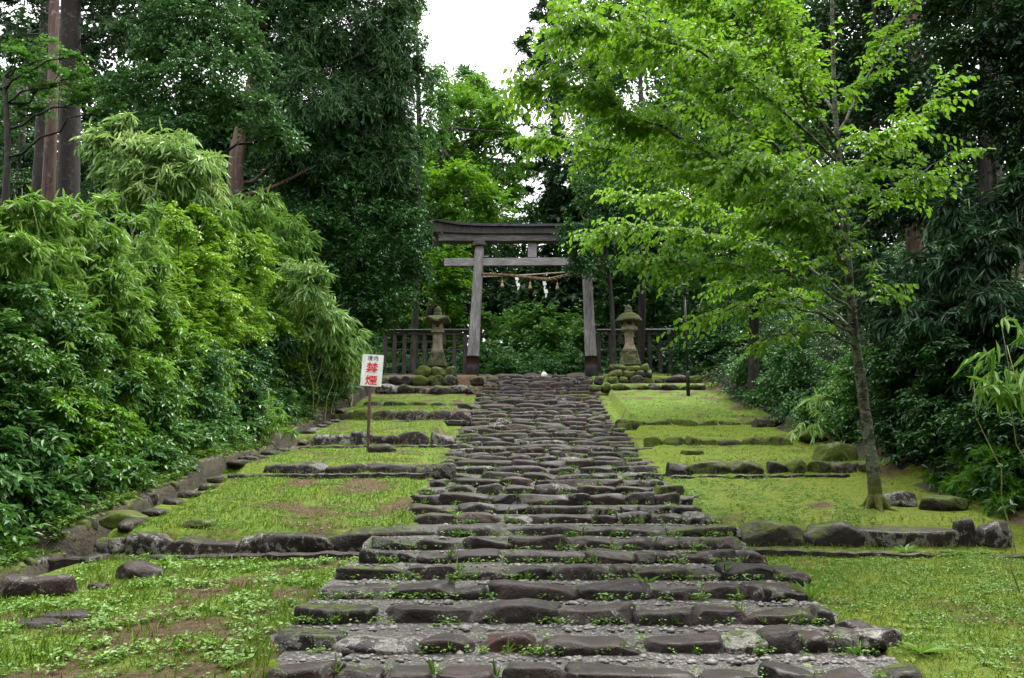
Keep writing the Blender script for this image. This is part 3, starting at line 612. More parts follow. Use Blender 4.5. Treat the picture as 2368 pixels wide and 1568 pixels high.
# ================================================================ fences
FY = 34.3
def fence(x0, x1, yr0, yr1, posts, label, short):
    a, b = P(x0, yr0, FY), P(x1, yr1, FY); f = thing('wooden_fence', label, 'fence', ((a[0]+b[0])/2, FY, P(x0, 866, FY)[2]), 'open timber fences beside the gate')
    mid = lambda u, v: (u+v)/2; s = S(FY)
    mb = MB(); mb.box(mid(a, b), (b[0]-a[0], .34, 4.2*s), .02); mb.build('cap_rail', M['cap_rail'], f)
    A, B = P(x0+14, 773.2, FY), P(x1, 773.2, FY); mb = MB(); mb.box(mid(A, B), (B[0]-A[0], .1, 5*s), .01); mb.build('top_rail', M['fence'], f)
    for y, g in ((790, 4.2), (809, 4)):
        A, B = P(x0+14, y, FY), P(x1, y, FY); mb = MB(); mb.box(mid(A, B)+[0, .09, 0], (B[0]-A[0], .06, g*s), .008); mb.build('cross_rail', M['fence'], f)
    A, B = P(x0+8, 867, FY), P(x1, 867, FY); mb = MB(); mb.box(mid(A, B), (B[0]-A[0], .2, 5*s), .01); mb.build('sill_beam', M['fence'], f)
    for x in posts:
        yb = 797 if x in short else 864.6; c, t = P(x, yb, FY), P(x, 775.6, FY); mb = MB(); mb.box(((c[0]+t[0])/2, FY, (c[2]+t[2])/2), (8.6*s, .13, t[2]-c[2]), .012); mb.build('post', M['fence'], f)
fence(882, 1084, 766.5, 763, [889.5, 911.8, 934.5, 957, 981, 1005, 1027, 1050.5, 1075], 'dark open timber fence left of the gate behind the lantern', {1027})
fence(1378, 1562, 762.5, 766.5, [1385, 1411.5, 1434, 1456, 1478, 1502, 1525.5, 1549], 'dark open timber fence right of the gate behind the lantern', {1434})
# ================================================================ stone lanterns
def lantern(label, cx, rows, mossy, Y=30.6, tan=(1,)):
    s = S(Y); zb = P(cx, rows['base'], Y)[2]; X = P(cx, 780, Y)[0]
    Lz = lambda y: P(cx, y, Y)[2]
    t = thing('stone_lantern', label, 'stone lantern', (X, Y, zb), 'stone lanterns flanking the gate'); R = rows
    c = (X, Y, 0); mm = M['granite_moss']
    mb = MB(); mb.lathe(c, [(R['w2']*s*.92, Lz(R['base'])), (R['w2']*s*.84, Lz(R['base']-9)), (R['w2']*s*.72, Lz(R['t2']-1)), (R['w2']*s*.64, Lz(R['t2']))], 32, 7); mb.build('lower_plinth', mm, t)
    mb = MB(); mb.lathe(c, [(R['w1']*s*.84, Lz(R['t2'])), (R['w1']*s*.86, Lz(R['t1']+4)), (R['w1']*s*.72, Lz(R['t1']))], 32, 7); mb.build('upper_plinth', mm, t)
    a, b = Lz(R['t1']), Lz(R['p0']); prof = [(R['sh'][i]*s, a+(b-a)*f) for i, f in enumerate((0, .08, .25, .5, .72, .9, 1))]
    mb = MB(); mb.lathe(c, prof, 32, 5); mb.build('shaft', M['granite'], t, smooth=False)
    a, b = Lz(R['p0']), Lz(R['p1']); w = R['pw']*s; mb = MB(); mb.lathe(c, [(w*.66, a), (w*.8, a+(b-a)*.3), (w*.98, a+(b-a)*.42), (w*.98, a+(b-a)*.95), (w*.9, b)], 32, 7); mb.build('platform', M['granite'], t)
    a, b = Lz(R['p1']), Lz(R['r0']-1); w = R['fw']*s; mb = MB(); hw = w*.34
    zc0, zc1 = a+(b-a)*.32, a+(b-a)*.8     # a real square window: four corner piers, a sill and a head
    for sx in (-1, 1):
        for sy in (-1, 1): mb.box((X+sx*(w+hw)/2, Y+sy*(w+hw)/2, (zc0+zc1)/2), (w-hw, w-hw, zc1-zc0))
    mb.box((X, Y, (a+zc0)/2), (2*w, 2*w, zc0-a)); mb.box((X, Y, (b+zc1)/2), (2*w, 2*w, b-zc1)); mb.box((X, Y+.0, (zc0+zc1)/2), (2*hw*.99, .02, zc1-zc0))
    mb.build('fire_box', M['granite'], t)
    a, b = Lz(R['r0']), Lz(R['r1']); w = R['rw']*s; mb = MB(); prof = [(w*.5, a), (w*.98, a+(b-a)*R['lip']), (w, a+(b-a)*(R['lip']+.16)), (w*.72, a+(b-a)*.72), (w*.48, a+(b-a)*.92), (w*.36, b)]
    mb.lathe(c, prof, 32, 3.4); V = np.concatenate(mb.V); ang = np.arctan2(V[:, 1]-Y, V[:, 0]-X); rad = np.hypot(V[:, 0]-X, V[:, 1]-Y)
    V[:, 2] += R['curl']*s*(rad/w)**3*np.abs(np.sin(2*ang))**2; mk('roof', V, [mb.F[0], mb.F[1], mb.F[2]], mm, t)
    a, b = Lz(R['r1']+1), Lz(R['top']); w = R['nw']*s; h = b-a; mb = MB(); mb.lathe(c, [(w*1.0, a), (w, a+h*.36), (w*.72, a+h*.38), (w*.66, a+h*.44), (w*.85, a+h*.56), (w*.78, a+h*.74), (w*.4, a+h*.9), (w*.1, b)], 20); mb.build('finial', mm, t, smooth=True)
lantern('grey stone lantern left of the gate, roof corners curling up', 1012, dict(base=848, t2=828, w2=24, t1=815, w1=19, p0=776, p1=763, pw=15, sh=(13.4, 13, 11.6, 10.6, 10.6, 10.9, 11.2), fw=12, r0=751, r1=731, rw=29, lip=.18, curl=6, nw=9, top=708), True)
lantern('tan stone lantern right of the gate with thick moss on its roof', 1454, dict(base=846, t2=822, w2=27, t1=810, w1=21, p0=771, p1=757, pw=18, sh=(14.6, 14, 11.4, 9.3, 9.0, 10.4, 11.4), fw=13, r0=744, r1=724, rw=30, lip=.02, curl=-1.5, nw=9.5, top=704), True)
# ================================================================ lamp post
LYp = 27.0; b = P(1591.5, 922, LYp); s = S(LYp); zg = Hf(b[0], LYp); b[2] = zg-.05
lp = thing('lamp_post', 'slim black lamp post standing on the upper right lawn', 'lamp post', b)
k1, k2 = P(1589.5, 858, LYp), P(1585, 684, LYp); k1[0] = k2[0] = b[0]; k1[1] = k2[1] = LYp
mb = MB(); mb.tube([b, k1-[0, 0, .06], k1], [4.3*s, 4.2*s, 2.7*s], 16); mb.build('lower_pole', M['lamp_black'], lp, smooth=True)
mb = MB(); mb.tube([k1, k2], [2.6*s, 2.4*s], 16); mb.build('upper_pole', M['lamp_black'], lp, smooth=True)
mb = MB(); mb.lathe(k2, [(3*s, 0), (8*s, .08), (9*s, .3), (10*s, .34), (4*s, .46), (.5*s, .5)], 20); mb.build('lantern_head', M['lamp_black'], lp)
# ================================================================ the sign
GY_ = 17.7; gb = P(850, 1042, GY_); gb[2] = Hf(gb[0], GY_)-.05
sg = thing('no_smoking_sign', 'white no-smoking sign with red characters on a leaning brown post', 'sign', gb)
top = P(858.5, 825, GY_); ax = nrm(top-gb); mb = MB()
for z0, z1, w in ((0, 1.02, .05), (.72, 1.0, .038)): pass
L_ = np.linalg.norm(top-gb); ang = math.atan2(ax[0], ax[2]); cen = gb+ax*(L_*.5)
mb.box(cen, (.05, .035, L_), .004, rot=(0, ang, 0)); mb.build('post', M['rust_steel'], sg)
mb = MB(); c = gb+ax*(L_*.34); mb.box(c+np.array([0, -.012, 0]), (.062, .05, L_*.3), .004, rot=(0, ang, 0)); mb.build('post_sleeve', M['rust_steel'], sg)
bc = P(860, 856.5, GY_-.03); s = S(GY_); bw, bh = 48.5*s, 73*s; ang = math.radians(3.3)
def rbox(w, h, t, rad, n=6):
    pts = []
    for cx_, cz_, a0 in ((w/2-rad, -h/2+rad, -90), (w/2-rad, h/2-rad, 0), (-w/2+rad, h/2-rad, 90), (-w/2+rad, -h/2+rad, 180)):
        for q in range(n+1): a = math.radians(a0+90*q/n); pts.append((cx_+rad*math.cos(a), cz_+rad*math.sin(a)))
    return np.array(pts)
ol = rbox(bw, bh, .012, .02); R2 = np.array([[math.cos(ang), math.sin(ang)], [-math.sin(ang), math.cos(ang)]])
mb = MB(); mb.extrude(ol @ R2.T + [bc[0], bc[2]], bc[1]-.008, bc[1]+.008); board = mb.build('board', M['sign_white'], sg)
def letters(txt, cxp, czp, h, mat, wsc=1.0, gap=0.0, bold=0.0):
    """characters as thin raised shapes; cxp, czp = centre on the board in metres, h = height"""
    cu = bpy.data.curves.new('lettering', 'FONT'); cu.body = txt; cu.size = 1; cu.extrude = .002; cu.offset = bold; cu.space_character = 1+gap; cu.resolution_u = 4
    ob = bpy.data.objects.new('lettering', cu); C.objects.link(ob); me = bpy.data.meshes.new_from_object(ob.evaluated_get(bpy.context.evaluated_depsgraph_get())); bpy.data.objects.remove(ob)
    co = np.array([v.co[:] for v in me.vertices]); mn, mx = co.min(0), co.max(0); sc = h/(mx[1]-mn[1]); q = (co-(mn+mx)/2)*[sc*wsc, sc, 1]
    XZ = (q[:, :2]+[cxp, czp]) @ R2.T
    me.vertices.foreach_set('co', (np.c_[XZ[:, 0]+bc[0], bc[1]-.0105-q[:, 2], XZ[:, 1]+bc[2]]-np.array(sg.location)).astype(np.float32).ravel()); me.update()
    me.materials.clear(); me.materials.append(mat); o = bpy.data.objects.new('lettering', me); C.objects.link(o); o.parent = board; return o
letters('境内', 0, bh*.385, bh*.16, M['ink_black'], 1.0, .12, .004)
letters('禁', 0, bh*.085, bh*.33, M['ink_red'], 1.12, 0, .018)
letters('煙', -.0, bh*-.31, bh*.31, M['ink_red'], 1.2, 0, .018)
# ================================================================ leaves
def leaf_geo(b, a, n, L, W, shape='oval'):
    """b base, a axis, n normal (N,3); L, W (N,). Returns V, faces"""
    s = nrm(np.cross(n, a)); n = np.cross(a, s); N = len(b); L = L[:, None]; W = W[:, None]
    if shape == 'rhomb':
        V = np.stack([b, b+a*L*.42+s*W*.5+n*W*.14, b+a*L-n*L*.10, b+a*L*.42-s*W*.5+n*W*.14], 1)
        o = np.arange(N)[:, None]*4; return V.reshape(-1, 3), [np.concatenate([o+[0, 1, 2], o+[0, 2, 3]], 1).reshape(-1, 3)], 2
    if shape == 'blade':
        V = np.stack([b, b+a*L*.3+s*W*.5+n*L*.02, b+a*L*.68+s*W*.36-n*L*.07, b+a*L-n*L*.26, b+a*L*.68-s*W*.36-n*L*.07, b+a*L*.3-s*W*.5+n*L*.02], 1)
    else:
        V = np.stack([b, b+a*L*.28+s*W*.46+n*W*.16, b+a*L*.66+s*W*.40+n*W*.10-n*L*.05, b+a*L-n*L*.18, b+a*L*.66-s*W*.40+n*W*.10-n*L*.05, b+a*L*.28-s*W*.46+n*W*.16], 1)
    o = np.arange(N)[:, None]*6; return V.reshape(-1, 3), [np.concatenate([o+[0, 1, 2, 3], o+[0, 3, 4, 5]], 1).reshape(-1, 4)], 2
class Leaves:
    def __init__(s): s.V = []; s.F = []; s.T = []; s.n = 0; s.count = 0
    def add(s, b, a, n, L, W, tint, shape):
        V, F, k = leaf_geo(b, a, n, L, W, shape); s.V.append(V); s.F += [f+s.n for f in F]; s.n += len(V); s.T.append(np.repeat(tint, k)); s.count += len(b)
    def build(s, name, mat, parent=None, loc=None):
        d = {}
        for f, t in zip(s.F, s.T): d.setdefault(f.shape[1], []).append((f, t))
        F = [np.concatenate([x[0] for x in v]) for v in d.values()]; T = np.concatenate([np.concatenate([x[1] for x in v]) for v in d.values()])
        return mk(name, np.concatenate(s.V), F, mat, parent, loc, False, np.clip(T, 0, 1))
UP = np.array([0, 0, 1.])
def twig_leaves(lv, r, p0, d, Lt, K, l, w, tint, style, droop=.25, jit=.35):
    """T twigs from p0 along d (unit), length Lt; K leaves each"""
    T = len(p0); t = np.linspace(.12, 1, K)[None]+r.uniform(-.04, .04, (T, K)); p = p0[:, None]+d[:, None]*(Lt[:, None]*t)[..., None]
    p[..., 2] -= droop*Lt[:, None]*t**2
    dd = np.repeat(d[:, None], K, 1).copy(); dd[..., 2] -= 2*droop*t; dd = nrm(dd)
    side = nrm(np.cross(dd, UP)+1e-4); sg = np.where(np.arange(K) % 2 == 0, 1., -1.)[None, :, None]
    if style == 'spray':      # alternate leaves lying in a flat layer
        a = nrm(dd*.55+side*sg*.8+r.normal(0, jit*.5, (T, K, 3))-UP*.15); n = nrm(UP+r.normal(0, jit, (T, K, 3))); sh = 'oval'
    elif style == 'hang':     # alternate leaves that droop from the twig
        a = nrm(dd*.5+side*sg*.65+r.normal(0, .22, (T, K, 3))-UP*r.uniform(.15, .75, (T, K, 1))); n = nrm(UP*.8+side*sg*.3+r.normal(0, .35, (T, K, 3))); sh = 'oval'
    elif style == 'rhomb':
        a = nrm(dd*.6+side*sg*.7+r.normal(0, jit, (T, K, 3))-UP*.12); n = nrm(UP+r.normal(0, jit*1.2, (T, K, 3))); sh = 'rhomb'
    elif style == 'bamboo':   # drooping blades fanning from the twig tip
        a = nrm(dd*.55+side*r.uniform(-1, 1, (T, K, 1))*.75+r.normal(0, .22, (T, K, 3))-UP*r.uniform(.1, .75, (T, K, 1))); n = nrm(UP*.7+r.normal(0, .55, (T, K, 3))); sh = 'blade'
    else:                     # needle: brush-like sprays along the twig
        a = nrm(dd*.9+r.normal(0, .42, (T, K, 3))); n = nrm(r.normal(0, 1, (T, K, 3))+.3*UP); sh = 'rhomb'
    N = T*K; Ls = l*r.uniform(.65, 1.2, N); Ws = w*r.uniform(.75, 1.2, N)
    lv.add(p.reshape(N, 3), a.reshape(N, 3), n.reshape(N, 3), Ls, Ws, (np.repeat(tint[:, None], K, 1)+r.normal(0, .13, (T, K))).ravel(), sh)
KIND = {  # style, leaf length, width (frame pixels at the thing's distance, at most the metres given), leaves per twig, twig px, droop, LAI
    'broad': dict(style='rhomb', l=13, w=6.5, K=9, tw=46, droop=.30, lai=2.6, jit=.40),
    'fine': dict(style='rhomb', l=10, w=5, K=10, tw=42, droop=.28, lai=2.6, jit=.38),
    'maple': dict(style='rhomb', l=11, w=7.5, K=12, tw=60, droop=.18, lai=2.4, jit=.22),
    'leafy': dict(style='spray', l=17, w=8, K=9, tw=60, droop=.35, lai=2.4, jit=.35),
    'laurel': dict(style='spray', l=30, w=11, K=8, tw=60, droop=.30, lai=2.4, jit=.35),
    'bamboo': dict(style='bamboo', l=31, w=4.6, K=7, tw=36, droop=.35, lai=2.6, jit=.3),
    'needle': dict(style='needle', l=20, w=3.4, K=20, tw=55, droop=.45, lai=3.0, jit=.3)}
LEAFCOUNT = 0; LAIX = 2.4
def blob_leaves(lv, r, blobs, kind, scale=1.0, lai=1.0, tmean=.45, tspread=.2, updir=.0, hang=0.0, **over):
    global LEAFCOUNT
    k = dict(KIND[kind]); k.update(over)
    for bl in blobs:
        x, y, rx, ry, Y = bl[:5]; s = S(Y); c = P(x, y, Y); R = np.array([rx*s, (bl[5] if len(bl) > 5 else max(rx, ry)*s*.8), ry*s])
        l, w, tw = k['l']*s*scale, k['w']*s*scale, k['tw']*s*scale
        N = LAIX*k['lai']*lai*math.pi*R[0]*R[2]/(.62*l*w); T = max(4, int(N/k['K']))
        nc = max(3, T//9); u = nrm(r.normal(size=(nc, 3))); rad = r.uniform(.45, 1.0, nc)**.5*(.85+.28*np.sin(u[:, 0]*5+r.uniform(0, 6))*np.sin(u[:, 2]*6+r.uniform(0, 6)))
        cc = u*rad[:, None]; ct = r.normal(tmean, tspread, nc); ci = r.integers(0, nc, T)
        q = cc[ci]+r.normal(0, .17, (T, 3))*np.array([1, 1, .75]); p0 = c+q*R
        out = nrm(q*R+1e-6); d = nrm(out*.8+r.normal(0, .5, (T, 3))*np.array([1, 1, .5])+UP*(updir+.12)-UP*hang)
        Lt = tw*r.uniform(.6, 1.3, T); p0 = p0-d*Lt[:, None]*.5
        twig_leaves(lv, r, p0, d, Lt, k['K'], l, w, ct[ci]+r.normal(0, .05, T), k['style'], k['droop'], k['jit'])
        LEAFCOUNT += T*k['K']
def limb(a, b, n=7, sag=.12, wob=.06, r=None):
    t = np.linspace(0, 1, n)[:, None]; L = np.linalg.norm(b-a); m = a+(b-a)*t; m[:, 2] += np.sin(t[:, 0]*math.pi)*sag*L
    if r is not None: m[1:-1] += r.normal(0, wob*L*.3, (n-2, 3))
    return m
def tree(name, label, cat, mat, kind, trunk, blobs, seed, bark='bark_dark', group=None, limbs=True, ground=True, **kw):
    """trunk: [(px, py, Y, radius px), ...] from the foot up"""
    r = rng(seed); pts = np.array([P(*t[:3]) for t in trunk]); rad = np.array([t[3]*S(t[2]) for t in trunk])
    if ground:
        f = pts[0].copy(); f[2] = Hf(f[0], f[1])-.15
        if f[2] < pts[0][2]-.05: pts = np.r_[[f], pts]; rad = np.r_[rad[0]*1.12, rad]
    th = thing(name, label, cat, pts[0], group); mb = MB()
    n = 5*(len(pts)-1)+1; ti = np.linspace(0, len(pts)-1, n); pc = np.stack([np.interp(ti, range(len(pts)), pts[:, i]) for i in range(3)], 1); rc = np.interp(ti, range(len(pts)), rad)
    ker = np.array([.25, .5, .25]); 
    for _ in range(3): pc[1:-1] = .25*pc[:-2]+.5*pc[1:-1]+.25*pc[2:]
    rc[0] *= 1.5; rc[1] *= 1.12
    mb.tube(pc, rc*(1+r.normal(0, .03, n)), 12)
    if limbs:
        for bl in blobs:
            c = P(bl[0], bl[1], bl[4]); zq = np.clip(c[2]-np.linalg.norm(c[:2]-pc[:, :2].mean(0))*.45, pc[1, 2], pc[-1, 2]); j = int(np.argmin(np.abs(pc[:, 2]-zq)))
            L = np.linalg.norm(c-pc[j]); ln = limb(pc[j], c, 8, .06, .1, r); r0 = min(rc[j]*.6, .012*L+.02); mb.tube(ln, np.linspace(r0, r0*.3, 8), 6)
            for _ in range(3):
                e = c+r.normal(0, .5, 3)*bl[2]*S(bl[4]); mb.tube(limb(ln[5], e, 5, .05, .1, r), np.linspace(r0*.4, r0*.12, 5), 5)
    mb.build('trunk', M[bark], th, smooth=True)
    lv = Leaves(); blob_leaves(lv, r, blobs, kind, **kw); lv.build('crown', M[mat], th); return th
def shrub(name, label, cat, mat, kind, blobs, seed, group=None, stems=5, bark='bark_dark', stem_r=.02, straight=False, skirt=True, bank=.75, **kw):
    if bank:      # keep the plants on the banks, clear of ditch and lawns
        nb = []
        for b in blobs:
            den = abs(b[0]-1229)-bank*b[2]; Ym = 6.35*FPX/max(den, 200); nb.append((*b[:4], max(b[4], Ym)))
        blobs = nb
    r = rng(seed); cs = np.array([P(b[0], b[1], b[4]) for b in blobs]); f = cs.mean(0); ext = []
    for b, c in zip(blobs, cs):
        zg = Hf(c[0], c[1]); s_ = S(b[4]); low = c[2]-b[3]*s_*.8
        if skirt and low-zg > .35 and c[0]*(1 if c[0] > 0 else -1) < 14: 
            hh = (low-zg)/2+.15; ext.append((b[0]+math.copysign(b[2]*.12, b[0]-1229), b[1]+(c[2]-(zg+low)/2)/s_, b[2]*.8, hh/s_, b[4]+.2))
    f = cs.mean(0); f[2] = Hf(f[0], f[1])-.05
    th = thing(name, label, cat, f, group); lv = Leaves(); blob_leaves(lv, r, blobs, kind, **kw)
    if ext: k2 = dict(kw); k2['lai'] = kw.get('lai', 1)*(.3 if kind == 'bamboo' else .6); k2['tmean'] = kw.get('tmean', .45)-.06; blob_leaves(lv, r, ext, kind, **k2)
    lv.build('foliage', M[mat], th)
    for i in range(stems):
        c = cs[r.integers(len(cs))]; g = f+(c-f)*[.45, .45, 0]+r.normal(0, .2, 3)*[1, 1, 0]; g[2] = Hf(g[0], g[1])-.1
        mb = MB(); mb.tube(limb(g, c+r.normal(0, .15, 3), 8, 0 if straight else .05, .05, r), np.linspace(stem_r, stem_r*.4, 8), 6); mb.build('culm' if kind == 'bamboo' else 'stem', M[bark], th, smooth=True)
    return th
g = lambda *a: a
M['leaf_cherry'] = leafmat('cherry_leaf', [(.040, .115, .012), (.075, .19, .016), (.14, .28, .022), (.26, .40, .04)], .50, .42, .35, (.26, .50, .02))
M['leaf_dark'] = leafmat('dark_evergreen_leaf', [(.013, .048, .014), (.027, .086, .022), (.056, .140, .036)], .45, .18, .32, (.05, .15, .02))
M['leaf_oak'] = leafmat('evergreen_oak_leaf', [(.022, .068, .018), (.048, .122, .032), (.095, .190, .056)], .45, .2, .35, (.07, .19, .03))
M['leaf_cedar'] = leafmat('cedar_needle', [(.011, .040, .010), (.022, .070, .016), (.043, .108, .025)], .6, .12, .3, (.04, .11, .01))
M['leaf_green'] = leafmat('bright_green_leaf', [(.030, .105, .012), (.065, .185, .018), (.13, .28, .028)], .42, .40, .45, (.20, .42, .01))
M['leaf_mid'] = leafmat('mid_green_leaf', [(.026, .088, .022), (.062, .165, .036), (.125, .255, .060)], .40, .28, .45, (.13, .32, .02))
M['leaf_cool'] = leafmat('cool_green_leaf', [(.022, .080, .032), (.058, .155, .046), (.125, .25, .082)], .5, .25, .3, (.09, .26, .04))
M['leaf_lime'] = leafmat('lime_shrub_leaf', [(.060, .155, .014), (.12, .26, .022), (.23, .38, .05)], .42, .38, .45, (.28, .48, .02))
M['leaf_bamboo'] = leafmat('pale_bamboo_leaf', [(.065, .145, .034), (.15, .27, .075), (.25, .42, .14), (.34, .45, .15)], .5, .30, .35, (.30, .46, .06))
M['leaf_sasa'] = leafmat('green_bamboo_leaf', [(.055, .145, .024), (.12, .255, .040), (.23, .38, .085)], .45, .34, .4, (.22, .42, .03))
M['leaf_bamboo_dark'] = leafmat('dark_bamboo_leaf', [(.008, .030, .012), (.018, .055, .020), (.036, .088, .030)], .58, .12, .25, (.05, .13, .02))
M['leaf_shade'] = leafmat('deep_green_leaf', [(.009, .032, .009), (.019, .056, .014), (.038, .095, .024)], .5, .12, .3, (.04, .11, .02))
def cherrybark():
    m, nt, out = newmat('lichened_cherry_bark'); t = NT(nt); v = t.objvec(False, (1, 1, 3.0)); v2 = t.objvec(False); z = t.n('SeparateXYZ', Vector=v2).outputs[2]
    n = t.noise(v, 11, 10, .65, .4); p = t.noise(v2, 7, 6, .65, .6); p2 = t.noise(t.objvec(False, (1, 1, 5)), 9, 4, .6); n3 = t.noise(v2, 40, 6, .7)
    col = t.ramp(n, [(.3, (.022, .018, .016)), (.7, (.080, .068, .058))])
    col = t.mix(t.ramp(p, [(.46, 0.0), (.53, .9)]), col, t.ramp(n3, [(.3, (.08, .095, .06)), (.7, (.22, .245, .17))]))
    col = t.mix(t.ramp(p2, [(.60, 0.0), (.64, .8)]), col, (.34, .34, .31))
    col = t.mix(t.ramp(t.math('ADD', t.math('MULTIPLY', z, 1.4), t.math('MULTIPLY', n3, -.5)), [(.2, .95), (.62, 0.0)]), col, t.ramp(n3, [(.3, (.05, .055, .008)), (.7, (.13, .14, .018))]))
    t.pbsdf(out, col, .8, t.bump(t.math('ADD', n, n3), .03, .9), .3); return m
M['bark_dark'] = barkmat('dark_damp_bark', (.008, .0065, .006), (.030, .025, .020), (.04, .046, .028), .4)
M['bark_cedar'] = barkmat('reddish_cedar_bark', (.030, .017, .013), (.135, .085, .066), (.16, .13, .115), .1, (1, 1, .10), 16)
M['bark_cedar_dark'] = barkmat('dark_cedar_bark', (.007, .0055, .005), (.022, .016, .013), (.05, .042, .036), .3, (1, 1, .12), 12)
M['bark_cherry'] = cherrybark()
M['culm'] = plainmat('bamboo_culm', (.10, .12, .04), (.26, .25, .10), 5, .5, .002)
# ---------------------------------------------------------------- left side, from far to near
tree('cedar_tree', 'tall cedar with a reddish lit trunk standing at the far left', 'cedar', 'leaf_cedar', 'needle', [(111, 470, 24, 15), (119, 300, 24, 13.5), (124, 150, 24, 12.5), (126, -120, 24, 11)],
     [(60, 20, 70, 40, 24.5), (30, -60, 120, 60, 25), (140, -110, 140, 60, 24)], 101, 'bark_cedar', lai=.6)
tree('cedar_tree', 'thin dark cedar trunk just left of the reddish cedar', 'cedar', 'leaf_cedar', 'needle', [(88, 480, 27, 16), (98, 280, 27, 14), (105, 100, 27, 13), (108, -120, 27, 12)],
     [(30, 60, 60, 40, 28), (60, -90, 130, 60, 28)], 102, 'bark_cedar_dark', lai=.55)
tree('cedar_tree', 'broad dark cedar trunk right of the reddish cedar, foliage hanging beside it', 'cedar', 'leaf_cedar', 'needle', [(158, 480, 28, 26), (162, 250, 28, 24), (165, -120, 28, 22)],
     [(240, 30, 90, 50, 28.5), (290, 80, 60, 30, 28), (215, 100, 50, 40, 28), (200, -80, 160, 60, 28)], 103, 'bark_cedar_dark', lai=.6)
tree('maple_tree', 'maple in flat bright layers crossing the far left cedar trunks', 'maple', 'leaf_mid', 'maple', [(10, 500, 22, 8), (20, 330, 22, 7), (10, 180, 22, 5)],
     [(75, 90, 55, 14, 22), (100, 140, 75, 20, 22), (180, 125, 45, 14, 21.5), (60, 190, 85, 20, 22.5), (150, 190, 70, 22, 22), (40, 250, 60, 28, 23), (200, 240, 60, 24, 22.5), (240, 190, 70, 24, 22.5), (270, 250, 60, 26, 22)], 104, lai=.95, tmean=.5)
tree('understory_tree', 'loose dark tree filling gaps behind the far left trunks', 'tree', 'leaf_dark', 'broad', [(40, 480, 32, 9), (50, 330, 32, 8), (60, 200, 32, 5)],
     [(20, 330, 80, 70, 32), (110, 400, 80, 70, 33), (200, 420, 70, 70, 33), (60, 430, 100, 50, 31), (190, 330, 40, 50, 33), (20, 200, 60, 50, 34), (220, 320, 50, 60, 32)], 105, lai=.7, tmean=.5)
tree('evergreen_oak', 'large glossy evergreen oak rising behind the pale bamboo', 'evergreen oak', 'leaf_oak', 'broad', [(420, 480, 20.5, 14), (425, 300, 20.5, 12), (430, 100, 20.5, 9)],
     [(330, 215, 95, 75, 20), (420, 60, 95, 80, 20), (470, 180, 105, 90, 19.5), (500, 30, 90, 80, 20.5), (570, 255, 80, 50, 20), (410, 280, 80, 55, 19.5), (355, 120, 50, 60, 20.5), (420, -60, 120, 70, 20.5), (560, 130, 70, 80, 20.5), (650, 310, 55, 45, 20.5)], 106, scale=.92, lai=1.15, tmean=.6, tspread=.26)
tree('cedar_tree', 'massive dark cedar with drooping needles left of the sky gap', 'cedar', 'leaf_cedar', 'needle', [(541, 480, 25.5, 20), (547, 340, 25.5, 18), (600, 140, 26.5, 17), (640, -160, 27, 15)],
     [(640, 90, 120, 100, 26.5), (780, 60, 140, 120, 27), (890, 80, 65, 110, 27), (710, 220, 130, 90, 26), (840, 230, 110, 100, 27), (915, 200, 40, 110, 27.5), (670, 310, 80, 60, 26), (780, 370, 110, 80, 27), (890, 370, 60, 80, 27), (760, -90, 190, 90, 27), (925, -60, 45, 90, 27.5), (580, -40, 120, 80, 26.5), (945, 140, 26, 60, 28)], 107, 'bark_cedar', lai=1.75, hang=.45, tmean=.58, tspread=.25)
tree('tall_beech', 'tall pale green tree edging the sky behind the massive dark cedar', 'tree', 'leaf_mid', 'fine', [(960, 700, 36, 8), (970, 400, 36, 7), (965, 100, 36, 4)],
     [(965, 60, 30, 60, 36), (985, 170, 45, 60, 36), (1010, 240, 40, 40, 36), (950, -30, 30, 50, 36), (1000, 300, 50, 50, 36)], 108, lai=.9)
tree('evergreen_tree', 'dense dark evergreen overhanging the left end of the gate', 'evergreen', 'leaf_dark', 'fine', [(790, 860, 29, 10), (800, 700, 29, 9), (820, 450, 29, 6)],
     [(700, 430, 100, 80, 27.2), (815, 470, 110, 90, 27.2), (925, 420, 62, 80, 27.7), (900, 555, 92, 90, 27.2), (780, 600, 110, 90, 26.7), (955, 500, 40, 60, 28.2), (855, 690, 90, 75, 27.2), (715, 530, 90, 70, 26.2), (955, 630, 32, 50, 28.2), (940, 330, 45, 60, 28.2), (800, 760, 70, 60, 27.2)], 109, scale=1.05, lai=1.3, tmean=.62, tspread=.28)
for i, (bl, lb) in enumerate([([(1040, 585, 48, 50, 38), (1030, 670, 60, 40, 38), (1062, 640, 28, 40, 38), (1010, 630, 40, 50, 38)], 'bright backlit maple left of the left gate pillar'),
                              ([(960, 735, 75, 45, 39), (900, 720, 50, 50, 39), (1050, 750, 40, 50, 39), (900, 800, 70, 40, 39), (1020, 820, 60, 40, 39)], 'bright green maple behind the left fence and lantern'),
                              ([(1000, 470, 50, 45, 40), (1070, 425, 100, 50, 40), (1130, 470, 60, 45, 40), (1060, 490, 70, 30, 40)], 'leafy maple just above the left half of the gate lintel')]):
    tree('maple_tree', lb, 'maple', 'leaf_green', 'maple', [(985-20*i, 860, 40, 6), (1000, 700, 40, 5), (1010, 560-40*i, 40, 3)], bl, 110+i, group='maples behind the gate', tmean=.36, lai=1.1)
